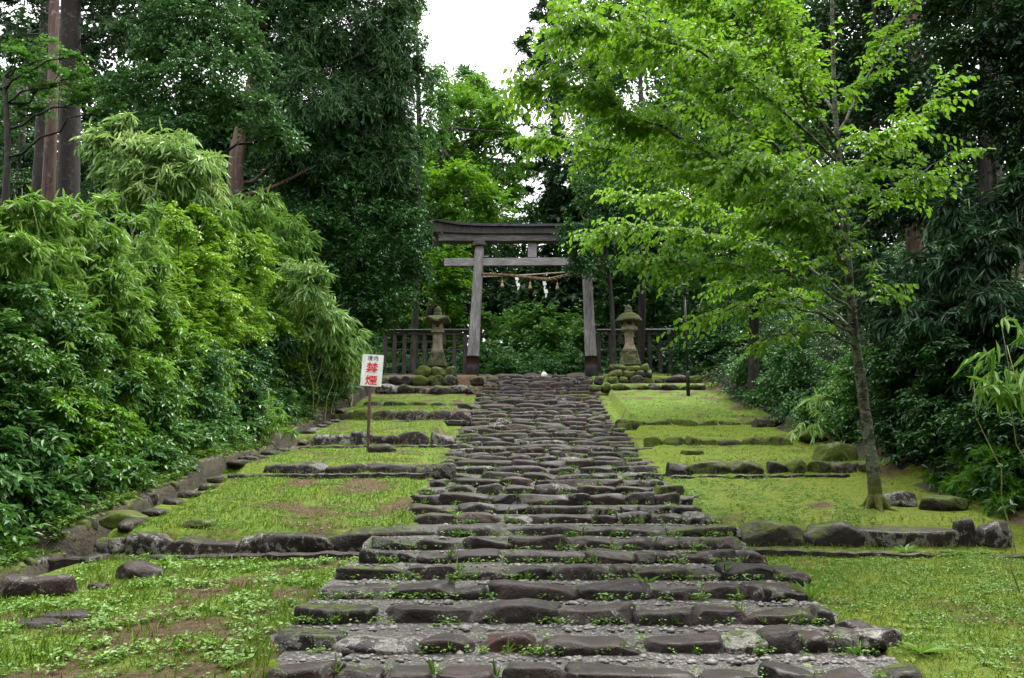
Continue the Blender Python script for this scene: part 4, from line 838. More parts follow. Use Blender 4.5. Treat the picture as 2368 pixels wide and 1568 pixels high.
th = tree('cherry_tree', 'tall bright tree with dark arching limbs below the sky gap', 'tree', 'leaf_green', 'fine', [(1000, 860, 43, 9), (1005, 600, 43, 8), (1012, 420, 43, 7), (1022, 330, 43, 6)],
     [(1080, 270, 85, 60, 43.5), (1010, 360, 50, 60, 44), (1130, 340, 70, 65, 43.5), (1060, 380, 80, 45, 44), (1050, 225, 50, 45, 44), (1175, 310, 38, 45, 43.5), (1160, 245, 34, 40, 44), (1110, 200, 45, 30, 45), (1190, 420, 40, 60, 44)], 114, tmean=.3, lai=1.1)
mb = MB(); r = rng(5)
for pts in ([(1018, 340), (1035, 300), (1055, 282), (1095, 268)], [(1018, 335), (1050, 296), (1100, 302), (1160, 305)], [(1016, 350), (1000, 300), (985, 270)], [(1018, 340), (1035, 360), (1050, 385)]):
    a = np.array([P(x, y, 42.2) for x, y in pts]); mb.tube(a, np.linspace(5.5, 1.5, len(a))*S(42), 7)
mb.build('limbs', M['bark_dark'], th, smooth=True)
tree('cypress_tree', 'rounded dark cypress top touching the sky gap', 'cypress', 'leaf_cool', 'fine', [(1090, 800, 60, 7), (1090, 300, 60, 6), (1090, 170, 60, 3)], [(1088, 178, 40, 32, 60), (1062, 215, 38, 30, 60), (1115, 215, 40, 35, 60), (1145, 240, 25, 25, 60), (1090, 250, 70, 40, 60)], 115, lai=1.1)
# ---------------------------------------------------------------- behind the gate
for i, (bl, lb, mat, kd) in enumerate([([(1110, 505, 70, 38, 46), (1160, 545, 60, 40, 46), (1060, 540, 50, 40, 46)], 'green tree seen through the left top of the gate', 'leaf_mid', 'fine'),
        ([(1210, 505, 50, 30, 47), (1255, 500, 55, 50, 47), (1225, 570, 40, 28, 47), (1290, 450, 40, 50, 47)], 'paler tree above the middle of the gate lintel', 'leaf_mid', 'fine'),
        ([(1150, 640, 60, 40, 50), (1140, 590, 40, 30, 50), (1170, 690, 60, 30, 50), (1120, 680, 30, 50, 50)], 'dark tree behind the left half of the straw rope', 'leaf_dark', 'fine'),
        ([(1060, 640, 60, 60, 52), (1010, 700, 60, 60, 52), (1080, 730, 60, 60, 52), (980, 560, 60, 60, 53)], 'dark tree filling the gap behind the left gate pillar', 'leaf_dark', 'broad'),
        ([(1400, 640, 60, 60, 52), (1440, 560, 60, 60, 53), (1380, 740, 60, 60, 52), (1330, 560, 40, 30, 53)], 'dark tree filling the gap behind the right gate pillar', 'leaf_dark', 'broad'),
        ([(1200, 640, 40, 40, 54), (1240, 740, 60, 60, 54), (1180, 760, 60, 60, 54), (1300, 740, 50, 60, 54), (1130, 760, 50, 60, 54)], 'dim tree low behind the middle of the gate opening', 'leaf_mid', 'broad'),
        ([(1300, 600, 50, 45, 48), (1330, 660, 45, 50, 48), (1280, 690, 60, 30, 48), (1230, 705, 40, 25, 48)], 'green tree seen right of the paper streamers', 'leaf_mid', 'maple')]):
    tree('woodland_tree', lb, 'tree', mat, kd, [(bl[0][0], 860, bl[0][4], 6), (bl[0][0], bl[0][1]+40, bl[0][4], 4)], bl, 120+i, group='trees behind the gate', lai=1.1, scale=1.05)
for i, (bl, lb) in enumerate([([(1150, 790, 52, 55, 39.5), (1125, 850, 40, 40, 39), (1130, 740, 34, 35, 40)], 'bushy green shrub just right of the left gate pillar'),
        ([(1215, 770, 55, 55, 40.5), (1235, 730, 45, 30, 41), (1190, 720, 40, 30, 41.5)], 'tall green shrub in the middle of the gate opening'),
        ([(1290, 790, 55, 55, 39.5), (1325, 740, 40, 50, 40.5), (1300, 850, 55, 40, 39), (1345, 810, 30, 60, 39.5)], 'bushy shrub just left of the right gate pillar'),
        ([(1215, 850, 55, 38, 38.5), (1165, 865, 50, 25, 38), (1265, 865, 50, 25, 38)], 'low green shrub showing over the middle of the top step')]):
    shrub('shrub', lb, 'shrub', 'leaf_mid', 'maple', bl, 130+i, 'shrubs filling the gate opening', bank=0, tmean=.75, tspread=.25, lai=1.15)
tree('conifer_tree', 'tall open conifer with clumped branches right of the sky gap', 'conifer', 'leaf_cedar', 'needle', [(1290, 800, 46, 9), (1290, 400, 46, 8), (1285, 100, 46, 6), (1280, -80, 46, 4)],
     [(1212, 112, 22, 22, 46), (1235, 90, 26, 26, 46), (1200, 150, 16, 12, 46), (1240, 145, 30, 24, 46), (1225, 180, 22, 14, 46), (1270, 50, 40, 40, 46), (1260, 15, 40, 25, 46), (1275, 110, 40, 40, 46), (1215, 210, 16, 12, 46), (1240, 235, 26, 18, 46), (1285, 200, 40, 50, 46), (1215, 285, 14, 20, 46), (1245, 310, 26, 30, 46),
      (1215, 350, 26, 26, 46), (1240, 390, 36, 26, 46), (1206, 385, 14, 18, 46), (1230, 445, 18, 22, 46), (1265, 430, 30, 40, 46), (1290, 330, 40, 60, 46), (1255, -40, 50, 40, 46), (1310, 480, 40, 50, 46)], 140, scale=.8, lai=1.25)
# ---------------------------------------------------------------- right of the gate
tree('evergreen_tree', 'glossy evergreen hiding the right end of the gate', 'evergreen', 'leaf_dark', 'fine', [(1420, 860, 31.5, 6), (1415, 700, 31.5, 5), (1400, 560, 31.5, 4)],
     [(1335, 565, 40, 48, 31), (1370, 600, 42, 34, 31), (1318, 528, 24, 24, 31), (1385, 545, 40, 40, 31.5), (1330, 610, 24, 22, 31), (1430, 510, 60, 55, 32), (1390, 470, 50, 50, 32), (1440, 590, 40, 40, 32)], 141, scale=.85, lai=1.3, tmean=.6, tspread=.28)
for i, (bl, lb) in enumerate([([(1430, 690, 55, 55, 39), (1400, 750, 40, 60, 39), (1450, 640, 50, 40, 39)], 'dark maple behind the right lantern'),
        ([(1500, 670, 60, 60, 38), (1540, 740, 60, 50, 38), (1480, 780, 60, 60, 38), (1540, 820, 60, 50, 37.5)], 'dark layered maple behind the right fence'),
        ([(1590, 640, 60, 60, 33), (1620, 730, 60, 60, 33), (1610, 830, 70, 55, 32), (1680, 800, 60, 60, 31)], 'dark maple behind the lamp post')]):
    tree('maple_tree', lb, 'maple', 'leaf_dark', 'maple', [(bl[0][0]+20, 870, bl[0][4], 5), (bl[0][0]+10, bl[0][1], bl[0][4], 3)], bl, 150+i, group='dark maples right of the gate', lai=1.3, tmean=.6, tspread=.3)
BIGT = [([(1430, 330, 110, 100, 34), (1370, 250, 70, 80, 35), (1500, 450, 110, 80, 33), (1400, 420, 70, 70, 34), (1350, 130, 70, 80, 36), (1430, 150, 90, 90, 35), (1340, 20, 60, 70, 36), (1440, 0, 110, 90, 35)], 'leafy green tree behind the upper left of the bright right-hand crown', 'leaf_mid', 'fine', (1480, 860, 34, 9), 1.0),
        ([(1640, 540, 120, 90, 25), (1780, 480, 120, 110, 24), (1660, 380, 120, 90, 25), (1800, 320, 120, 100, 24), (1620, 220, 110, 100, 26), (1780, 140, 130, 110, 25), (1620, 60, 110, 100, 26), (1760, -50, 160, 90, 25), (1800, 620, 110, 70, 23), (1690, 670, 90, 50, 25)], 'green tree behind the middle of the bright right-hand crown', 'leaf_mid', 'broad', (1740, 880, 24.5, 12), 1.15),
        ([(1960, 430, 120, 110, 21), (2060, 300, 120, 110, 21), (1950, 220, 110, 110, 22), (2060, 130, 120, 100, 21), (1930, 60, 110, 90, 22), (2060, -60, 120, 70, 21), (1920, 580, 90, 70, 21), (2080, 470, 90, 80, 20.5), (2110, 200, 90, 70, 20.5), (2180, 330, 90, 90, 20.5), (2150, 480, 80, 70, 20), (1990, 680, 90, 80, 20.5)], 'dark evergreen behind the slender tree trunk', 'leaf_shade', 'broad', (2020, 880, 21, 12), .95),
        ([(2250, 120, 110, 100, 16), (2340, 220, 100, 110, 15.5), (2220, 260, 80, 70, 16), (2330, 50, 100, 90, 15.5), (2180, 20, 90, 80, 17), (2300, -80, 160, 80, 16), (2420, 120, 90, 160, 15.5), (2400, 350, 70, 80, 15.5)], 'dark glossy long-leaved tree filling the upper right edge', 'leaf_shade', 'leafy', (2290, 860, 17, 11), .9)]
for i, (bl, lb, mat, kd, tk, la) in enumerate(BIGT):
    tree('evergreen_tree', lb, 'evergreen', mat, kd, [tk, (tk[0]+10, 500, tk[2], tk[3]*.85), (tk[0], 200, tk[2], tk[3]*.6), (tk[0], -40, tk[2], tk[3]*.4)], bl, 160+i, lai=la, tmean=.45, tspread=.28)
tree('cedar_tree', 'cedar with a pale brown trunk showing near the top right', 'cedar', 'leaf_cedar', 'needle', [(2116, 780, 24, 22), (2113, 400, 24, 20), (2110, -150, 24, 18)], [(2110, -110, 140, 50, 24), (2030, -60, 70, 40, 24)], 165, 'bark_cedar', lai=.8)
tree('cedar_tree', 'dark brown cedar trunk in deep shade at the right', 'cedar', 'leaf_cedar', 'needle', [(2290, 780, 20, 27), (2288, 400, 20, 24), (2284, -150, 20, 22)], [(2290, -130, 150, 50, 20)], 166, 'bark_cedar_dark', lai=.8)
# backing woods far off on both hillsides
for i, (bl, lb, la) in enumerate([([(x, y, 150, 110, 50) for x, y in ((-350, 480), (-100, 520), (120, 540), (330, 520), (-250, 330), (60, 400), (280, 380), (480, 300), (650, 300), (560, 420), (720, 420), (860, 380), (960, 480))]+[(x, y, 120, 90, 55) for x, y in ((40, 230), (230, 220), (120, 80), (330, 60), (1010, 480), (1010, 620), (1130, 640), (1060, 400))] + [(x, y, 130, 120, 48) for x, y in ((520, 480), (700, 500), (860, 540), (980, 640), (700, 680), (880, 720), (960, 800), (780, 800))], 'far dark wood on the left hillside plus added unseen trees behind the camera', 1.9),
                                  ([(x, y, 170, 120, 46) for x, y in ((1480, 560), (1680, 520), (1900, 480), (2150, 420), (2400, 400), (1600, 300), (1850, 260), (2150, 200), (2450, 180), (1550, 80), (1800, 20), (2100, -20), (2400, -20), (1480, 740), (1640, 720), (1800, 680), (1560, 830), (1960, 640), (2150, 600), (1420, 420), (1400, 600), (1330, 700))], 'far dark wood on the right hillside plus added unseen trees behind the camera', 1.7)]):
    lv = Leaves(); q = rng(170+i); blob_leaves(lv, q, bl, 'broad', scale=1.5, lai=la, tmean=.4); sg = -1 if i == 0 else 1
    T = 5200; X = np.r_[q.uniform(0, 26, T//2), q.uniform(9.5, 26, T//2)]; Y = np.r_[q.uniform(-26, -9, T//2), q.uniform(-12, 8.5, T//2)]; Zh = H(sg*X, Y)+q.uniform(0, 17, T)   # unseen trees added behind and beside the camera to shade the stone fronts
    twig_leaves(lv, q, np.c_[sg*X, Y, Zh], nrm(q.normal(size=(T, 3))), q.uniform(.6, 1.2, T), 9, .75, .4, q.normal(.4, .2, T), 'rhomb', .3, .5); o = lv.build('far_and_unseen_woods', M['leaf_shade']); tag(o, lb, 'wood', None, 'stuff')
# ---------------------------------------------------------------- bamboo and shrubs on the left bank
shrub('bamboo_clump', 'pale yellow-green bamboo arching in front of the evergreen oak', 'bamboo', 'leaf_bamboo', 'bamboo', [(300, 350, 95, 60, 17), (250, 330, 50, 45, 17), (400, 375, 80, 55, 16.8), (450, 420, 55, 50, 16.8), (340, 420, 90, 55, 16.8), (292, 262, 18, 28, 17), (290, 295, 30, 22, 17), (480, 390, 40, 45, 17), (225, 310, 30, 25, 17), (380, 325, 60, 35, 17)], 201, 'bamboo on the left bank', 7, 'culm', .016, True, lai=1.25, tmean=.78, scale=.95, tspread=.22, skirt=False)
shrub('bamboo_clump', 'mid-green bamboo below the massive cedar trunk', 'bamboo', 'leaf_sasa', 'bamboo', [(560, 500, 90, 50, 18), (640, 520, 70, 45, 18), (480, 500, 90, 50, 17.5), (690, 555, 45, 45, 18), (610, 465, 40, 25, 18.5), (420, 490, 60, 40, 17.5)], 202, 'bamboo on the left bank', 7, 'culm', .015, True, lai=1.0, tmean=.55, scale=.95)
shrub('bamboo_clump', 'yellowing bamboo drooping toward the sign', 'bamboo', 'leaf_bamboo', 'bamboo', [(700, 650, 60, 55, 22), (745, 720, 55, 55, 23), (785, 755, 42, 50, 24), (815, 775, 30, 40, 24.5), (760, 800, 55, 50, 24), (795, 840, 35, 40, 25), (690, 740, 50, 60, 23)], 203, 'bamboo on the left bank', 6, 'culm', .014, True, lai=1.0, tmean=.6, scale=.8, bank=0, skirt=False)
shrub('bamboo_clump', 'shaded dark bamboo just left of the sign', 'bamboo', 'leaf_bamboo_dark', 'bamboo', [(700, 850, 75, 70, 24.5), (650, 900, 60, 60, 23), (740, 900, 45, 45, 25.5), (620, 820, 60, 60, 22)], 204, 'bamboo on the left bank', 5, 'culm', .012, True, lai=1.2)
shrub('dwarf_bamboo', 'tall bright dwarf bamboo along the left edge of the picture', 'bamboo', 'leaf_sasa', 'bamboo', [(60, 510, 80, 40, 11.5), (20, 570, 80, 70, 11), (150, 530, 80, 45, 11.5), (100, 600, 100, 60, 11), (230, 545, 60, 45, 11.8), (-30, 520, 60, 50, 11.2), (30, 465, 14, 30, 11.2), (75, 470, 12, 34, 11.3), (140, 470, 14, 30, 11.4), (250, 480, 12, 40, 11.6), (185, 490, 14, 30, 11.5)], 205, 'bamboo on the left bank', 12, 'culm', .006, True, scale=1.05, lai=1.1, tmean=.85, updir=.4, tspread=.25)
shrub('dwarf_bamboo', 'bright dwarf bamboo in the middle of the left thicket', 'bamboo', 'leaf_sasa', 'bamboo', [(210, 640, 100, 70, 11.5), (300, 600, 80, 60, 12), (330, 690, 90, 60, 11.8), (240, 720, 90, 60, 11.3), (350, 500, 12, 45, 12), (310, 510, 12, 40, 12), (370, 540, 14, 40, 12)], 206, 'bamboo on the left bank', 8, 'culm', .006, True, scale=.95, lai=1.1, tmean=.75, updir=.25, tspread=.28)
shrub('lime_shrub', 'lime-green leafy shrub rising in the middle of the left thicket', 'shrub', 'leaf_lime', 'leafy', [(470, 560, 85, 50, 14), (430, 620, 80, 60, 13.8), (540, 620, 95, 60, 14), (420, 520, 50, 35, 14), (405, 495, 18, 40, 14), (455, 500, 16, 30, 14), (500, 520, 20, 30, 14), (480, 690, 80, 50, 13.8), (560, 560, 50, 40, 14.2)], 207, 'shrubs on the left bank', 6, scale=.66, lai=1.15, tmean=.75, tspread=.25)
shrub('lime_shrub', 'yellow-green rounded shrub at the right end of the left thicket', 'shrub', 'leaf_lime', 'fine', [(620, 680, 80, 60, 15), (600, 750, 80, 55, 14.8), (680, 720, 50, 60, 15.3), (540, 780, 70, 45, 14.5), (660, 790, 60, 50, 15)], 208, 'shrubs on the left bank', 6, scale=1.1, lai=1.15, tmean=.7, tspread=.28)
SH = [('leafy_shrub', 'mixed green shrub at the left edge below the dwarf bamboo', 'leaf_mid', 'leafy', [(40, 690, 90, 70, 10.8), (110, 730, 90, 60, 10.8), (20, 780, 70, 70, 10.5), (160, 790, 90, 60, 10.8)], .85, .5),
      ('leafy_shrub', 'fresh green shrub below the middle dwarf bamboo', 'leaf_green', 'leafy', [(260, 770, 80, 60, 11.5), (340, 760, 80, 60, 11.8), (300, 830, 90, 50, 11.5), (410, 780, 70, 60, 12.2)], .85, .55),
      ('leafy_shrub', 'grey-green glossy shrub above the ditch left of the sign', 'leaf_cool', 'leafy', [(450, 830, 80, 60, 12.8), (520, 860, 80, 60, 13), (430, 900, 80, 50, 12.6), (540, 930, 65, 50, 13), (470, 960, 70, 40, 12.8), (380, 860, 60, 50, 12.4)], .75, .5),
      ('laurel_shrub', 'dark glossy laurel in the lower left corner', 'leaf_cool', 'laurel', [(40, 990, 75, 60, 9.2), (70, 1070, 80, 70, 9.0), (20, 1140, 80, 60, 8.8), (105, 1130, 45, 60, 9.2), (-10, 1060, 60, 90, 8.9), (100, 1010, 40, 50, 9.4)], .85, .4),
      ('leafy_shrub', 'bright fresh-leaved shrub beside the laurel', 'leaf_green', 'leafy', [(150, 935, 60, 35, 10.3), (215, 950, 70, 40, 10.5), (270, 1000, 65, 50, 10.8), (190, 1020, 70, 50, 10.3), (285, 1060, 55, 40, 10.9), (230, 1080, 50, 40, 10.6), (110, 930, 50, 35, 10.1)], .95, .6),
      ('leafy_shrub', 'dark leafy shrub between the bright shrub and the grey-green shrub', 'leaf_mid', 'leafy', [(330, 920, 70, 60, 11.8), (250, 890, 70, 50, 11.3), (350, 990, 60, 50, 12), (180, 880, 70, 40, 11), (400, 980, 50, 40, 12.4)], .8, .35),
      ('leafy_shrub', 'small-leaved shrub above the laurel at the left border', 'leaf_mid', 'fine', [(30, 860, 80, 50, 10), (100, 850, 70, 50, 10.2), (50, 920, 70, 35, 9.8)], 1.4, .35),
      ('dark_shrub', 'dark shrub in shade between the thicket and the sign', 'leaf_dark', 'broad', [(590, 880, 55, 60, 15.2), (600, 940, 50, 50, 15), (560, 830, 50, 50, 14.8)], 1.1, .4)]
for i, (nm, lb, mat, kd, bl, sc, tm) in enumerate(SH): shrub(nm, lb, 'shrub', mat, kd, bl, 210+i, 'shrubs on the left bank', 5, scale=sc, lai=1.25, tmean=tm+.24, tspread=.27)
# ---------------------------------------------------------------- shrubs and bamboo on the right bank
SH = [('leafy_shrub', 'glossy grey-green shrub right of the lamp post', 'leaf_cool', 'leafy', [(1760, 840, 70, 50, 20), (1820, 880, 70, 55, 19.5), (1740, 900, 55, 45, 20), (1840, 820, 60, 50, 20), (1790, 920, 60, 30, 19.5)], .62, .85),
      ('leafy_shrub', 'dark shrub at the foot of the bank behind the tree trunk', 'leaf_mid', 'leafy', [(1930, 900, 70, 60, 17), (1900, 970, 60, 50, 17), (1960, 980, 60, 50, 16), (1870, 990, 50, 25, 18), (1990, 860, 60, 60, 17)], .65, .6),
      ('dark_shrub', 'dark dense shrub right of the tree trunk', 'leaf_dark', 'leafy', [(2100, 880, 90, 70, 14), (2180, 920, 90, 70, 13.6), (2090, 970, 70, 60, 13.8), (2200, 1000, 90, 50, 13.2), (2300, 960, 90, 80, 12.5), (2120, 1040, 60, 40, 13.2), (2060, 820, 60, 60, 14.5)], .8, .55),
      ('dark_shrub', 'shaded shrub under the dark bamboo at the right', 'leaf_dark', 'leafy', [(2230, 820, 90, 60, 13.5), (2330, 860, 80, 70, 12.6), (2150, 780, 80, 50, 14.5), (2380, 1000, 60, 80, 11.8)], .85, .45),
      ('cedar_sapling', 'low feathery cedar sapling on the right bank', 'leaf_green', 'needle', [(2190, 1120, 55, 40, 11.6), (2240, 1090, 60, 45, 11.4), (2310, 1080, 60, 50, 11.1), (2270, 1150, 60, 40, 11.2), (2340, 1150, 50, 45, 10.9), (2170, 1160, 40, 20, 11.6)], 1.0, .3)]
for i, (nm, lb, mat, kd, bl, sc, tm) in enumerate(SH): shrub(nm, lb, 'shrub', mat, kd, bl, 230+i, 'shrubs on the right bank', 5, scale=sc, lai=1.3, tmean=tm, tspread=.25)
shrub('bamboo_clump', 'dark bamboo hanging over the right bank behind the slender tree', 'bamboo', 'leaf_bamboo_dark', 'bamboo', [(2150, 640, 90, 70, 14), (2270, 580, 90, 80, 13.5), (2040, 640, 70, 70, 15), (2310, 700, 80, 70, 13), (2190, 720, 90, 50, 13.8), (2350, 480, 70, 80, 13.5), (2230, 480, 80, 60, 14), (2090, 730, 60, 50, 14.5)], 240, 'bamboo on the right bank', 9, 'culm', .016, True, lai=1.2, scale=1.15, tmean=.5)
shrub('bamboo_clump', 'bright drooping bamboo leaves at the right border', 'bamboo', 'leaf_sasa', 'bamboo', [(2340, 750, 35, 50, 8.5), (2320, 850, 45, 40, 8.5), (2300, 910, 35, 40, 8.5), (2365, 830, 40, 70, 8.3), (2290, 800, 25, 30, 8.6)], 241, 'bamboo on the right bank', 3, 'culm', .008, True, lai=.4, scale=1.7, tmean=.7, hang=.3, skirt=False, bank=0)
def sprig(label, base, Y, tips, seed, mat='leaf_sasa', sc=1.0):
    r = rng(seed); b = P(*base, Y); b[2] = Hf(b[0], b[1])-.03; th = thing('bamboo_sprig', label, 'bamboo', b); lv = Leaves(); mb = MB()
    for tx, ty in tips:
        e = P(tx, ty, Y-.2); ln = limb(b, e, 8, .15, .05, r); mb.tube(ln, np.linspace(.007, .003, 8), 6)
        T = 3; p0 = ln[[5, 6, 7]]; d = nrm(np.array([ln[7]-ln[5]]*3)+r.normal(0, .3, (3, 3))); twig_leaves(lv, r, p0, d, np.full(3, .12), 7, .26*sc, .034*sc, np.full(T, .7), 'bamboo', .3)
    mb.build('culm', M['culm'], th, smooth=True); lv.build('foliage', M[mat], th)
sprig('bamboo sprig with fanned leaves leaning over the ditch left of the sign', (600, 1010), 17.2, [(620, 935), (655, 960), (690, 985), (640, 945)], 250)
sprig('bamboo sprig with pale leaves hanging from the right bank', (1960, 960), 15.2, [(1860, 975), (1880, 930), (1900, 905), (1840, 990)], 251, 'leaf_bamboo')
# ---------------------------------------------------------------- the slender cherry at the right
r = rng(300); TP = [(2026, 1172, 12, 19), (2018, 1080, 12, 16.5), (2003, 980, 12, 15.5), (1990, 880, 12, 14.5), (1975, 780, 11.9, 13), (1965, 680, 11.8, 12), (1957, 560, 11.7, 10.5), (1948, 440, 11.6, 9), (1930, 280, 11.4, 7.5), (1925, 120, 11.2, 6), (1922, -60, 11, 5)]
pts = np.array([P(*t[:3]) for t in TP]); pts[0, 2] = Hf(pts[0, 0], pts[0, 1])-.08; rad = np.array([t[3]*S(t[2]) for t in TP]); rad[0] *= 1.08; rad *= .80
cher = thing('cherry_tree', 'slender lichened tree with a wide bright yellow-green crown on the right lawn', 'tree', pts[0]); mb = MB()
ti = np.linspace(0, len(pts)-1, 46); pc = np.stack([np.interp(ti, range(len(pts)), pts[:, i]) for i in range(3)], 1); rc = np.interp(ti, range(len(pts)), rad)
for _ in range(4): pc[1:-1] = .25*pc[:-2]+.5*pc[1:-1]+.25*pc[2:]
rc[:3] *= [1.2, 1.06, 1.0]
for q_ in range(6):
    an = q_*1.05+.4; e = pts[0]+np.array([math.cos(an)*.34, math.sin(an)*.34, 0]); e[2] = Hf(e[0], e[1])-.03; mb.tube(np.array([pts[0]+[0, 0, .30], pts[0]+[math.cos(an)*.10, math.sin(an)*.10, .15], (pts[0]+e)/2+[0, 0, .05], e]), [.07, .06, .04, .015], 7)
mb.tube(pc, rc*(1+r.normal(0, .025, 46)), 16); mb.build('trunk', M['bark_cherry'], cher, smooth=True)
LIMB = [[(1957, 570, 11.7), (1890, 440, 11.2), (1790, 333, 10.8), (1620, 210, 10.4), (1465, 105, 10), (1340, 20, 9.8)], [(1950, 470, 11.6), (1820, 290, 12), (1700, 150, 12.3), (1560, 20, 12.5), (1480, -60, 12.6)],
        [(1960, 620, 11.8), (1800, 480, 11.5), (1620, 400, 11.2), (1420, 350, 11), (1240, 310, 10.8)], [(1950, 560, 11.7), (1760, 420, 10.4), (1560, 310, 9.6), (1380, 220, 9.2), (1230, 200, 9)],
        [(1966, 690, 11.8), (1820, 590, 12.3), (1640, 540, 12.6), (1480, 530, 12.6), (1400, 540, 12.6)], [(1968, 720, 11.8), (1860, 640, 10.8), (1720, 610, 10.2), (1590, 610, 9.9), (1500, 600, 9.8)], [(1958, 600, 11.7), (1780, 520, 12.8), (1600, 470, 13.4), (1440, 450, 13.8)],
        [(1974, 780, 11.9), (1880, 715, 11.4), (1790, 700, 11.1), (1700, 710, 10.9), (1625, 735, 10.8)], [(1978, 800, 11.9), (1900, 760, 11.6), (1820, 775, 11.2), (1770, 780, 11)], [(1972, 760, 11.9), (1870, 690, 12.6), (1750, 660, 13), (1660, 660, 13.2)],
        [(1945, 420, 11.6), (2010, 350, 11), (2090, 290, 10.6), (2180, 200, 10.3)], [(1958, 570, 11.7), (2030, 480, 11.1), (2110, 420, 10.7), (2200, 350, 10.4)], [(1935, 320, 11.4), (1990, 200, 11.6), (2050, 80, 11.8), (2100, -40, 12)],
        [(1940, 360, 11.5), (1860, 220, 11), (1790, 80, 10.6), (1740, -40, 10.3)], [(1930, 260, 11.4), (1840, 120, 12.2), (1780, -20, 12.6)], [(1940, 380, 11.5), (1740, 190, 9.8), (1560, 90, 9.2), (1400, 60, 8.8), (1310, 65, 8.6)],
        [(1955, 520, 11.7), (1900, 450, 10.2), (1820, 400, 9.4), (1720, 380, 9)], [(1960, 640, 11.8), (1930, 560, 10.6), (1880, 520, 9.9), (1820, 500, 9.6)], [(1970, 740, 11.9), (2010, 680, 11.2), (2010, 650, 11)], [(1950, 480, 11.6), (1990, 400, 10.2), (2040, 330, 9.8)], [(1940, 330, 11.4), (1700, 60, 10.8), (1500, -60, 10.6)]]
lv = Leaves(); mb = MB(); tw = mb; P0 = []; D0 = []; LT = []; TT = []
for i, lm in enumerate(LIMB):
    a = np.array([P(*q) for q in lm]); n = 6*(len(a)-1)+1; ti = np.linspace(0, len(a)-1, n); c = np.stack([np.interp(ti, range(len(a)), a[:, k]) for k in range(3)], 1)
    for _ in range(3): c[1:-1] = .25*c[:-2]+.5*c[1:-1]+.25*c[2:]
    c[1:] += r.normal(0, .018, (n-1, 3)); r0 = .038 if i < 4 else .024; mb.tube(c, np.linspace(r0, .006, n), 7)
    seg = np.linalg.norm(np.diff(c, axis=0), axis=1).sum(); nt_ = int(seg*(8 if i in (7, 8, 9, 18) else 14 if i in (5, 10, 11, 12) else 24)); tn = r.uniform(.16, 1, nt_)*(n-1); j = np.minimum(tn.astype(int), n-2); base = c[j]+(c[j+1]-c[j])*(tn-j)[:, None]; fw = nrm(c[j+1]-c[j])
    sd = nrm(np.cross(fw, UP))*np.where(r.random(nt_) < .5, -1, 1)[:, None]; d = nrm(fw*r.uniform(.4, 1.2, (nt_, 1))+sd*r.uniform(.2, 1.0, (nt_, 1))+r.normal(0, .18, (nt_, 3))*[1, 1, .5]+UP*r.uniform(-.05, .16, (nt_, 1)))
    L = r.uniform(.28, .85, nt_)*np.where(tn/(n-1) > .85, .8, 1); P0.append(base); D0.append(d); LT.append(L); TT.append(np.full(nt_, r.normal(.42, .08))+.12*(tn/(n-1)-.5))
P0, D0, LT, TT = map(np.concatenate, (P0, D0, LT, TT)); hi = (P0[:, 2]-CZ) > 3.2
TT = TT+r.normal(0, .1, len(TT))
twig_leaves(lv, r, P0, D0, LT, 12, .096, .056, TT, 'hang', .25, .30)
sub = r.random(len(P0)) < .8; d2 = nrm(D0[sub]+r.normal(0, .55, (sub.sum(), 3))*[1, 1, .4]); twig_leaves(lv, r, P0[sub]+D0[sub]*LT[sub][:, None]*.5, d2, LT[sub]*.65, 9, .09, .052, TT[sub], 'hang', .28, .30)
for i in range(len(P0)):
    if i % 2 == 0: tw.tube(np.array([P0[i], P0[i]+D0[i]*LT[i]*.5-UP*.055*LT[i], P0[i]+D0[i]*LT[i]*.95-UP*.2*LT[i]]), [.005, .0035, .0015], 4, False)
mb.build('limbs', M['bark_cherry'], cher, smooth=True); lv.build('crown', M['leaf_cherry'], cher); print('cherry leaves', lv.count, 'others', LEAFCOUNT)
# ================================================================ undergrowth on the banks
def undergrowth(label, seed, n, x0, x1, y0, y1, keep, hmax, l, w, mat):
    q = rng(seed); X = q.uniform(x0, x1, n); Y = q.uniform(y0, y1, n); k = keep(X, Y) > q.random(n); X, Y = X[k], Y[k]; T = len(X)
    hh = hmax*np.clip(.55+.6*fbm(X, Y, seed+1, 1.6, 3), .05, 1.2)*q.uniform(.3, 1, T); d = nrm(q.normal(0, .7, (T, 3))*[1, 1, .3]+UP*.35); lv = Leaves()
    twig_leaves(lv, q, np.c_[X, Y, H(X, Y)+hh], d, q.uniform(.2, .5, T), 9, l, w, q.normal(.45, .2, T), 'rhomb', .35, .4); tag(lv.build('undergrowth', M[mat]), label, 'undergrowth', None, 'stuff')
undergrowth('low dark undergrowth covering the left bank', 601, 30000, -17, -6.0, 7.5, 36, lambda X, Y: np.ones(len(X))*(X < ditch_x(Y)-.42-.1*(Y < 19))*np.where(X > -7, 1, .6), .9, .13, .06, 'leaf_mid')
undergrowth('low dark undergrowth covering the right bank', 603, 15000, 6.2, 18, 8, 36, lambda X, Y: np.ones(len(X)), 1.0, .13, .06, 'leaf_dark')
undergrowth('low green undergrowth on the level ground behind the gate', 605, 7000, -9, 9, 36.5, 52, lambda X, Y: np.ones(len(X)), 1.8, .2, .1, 'leaf_cool')
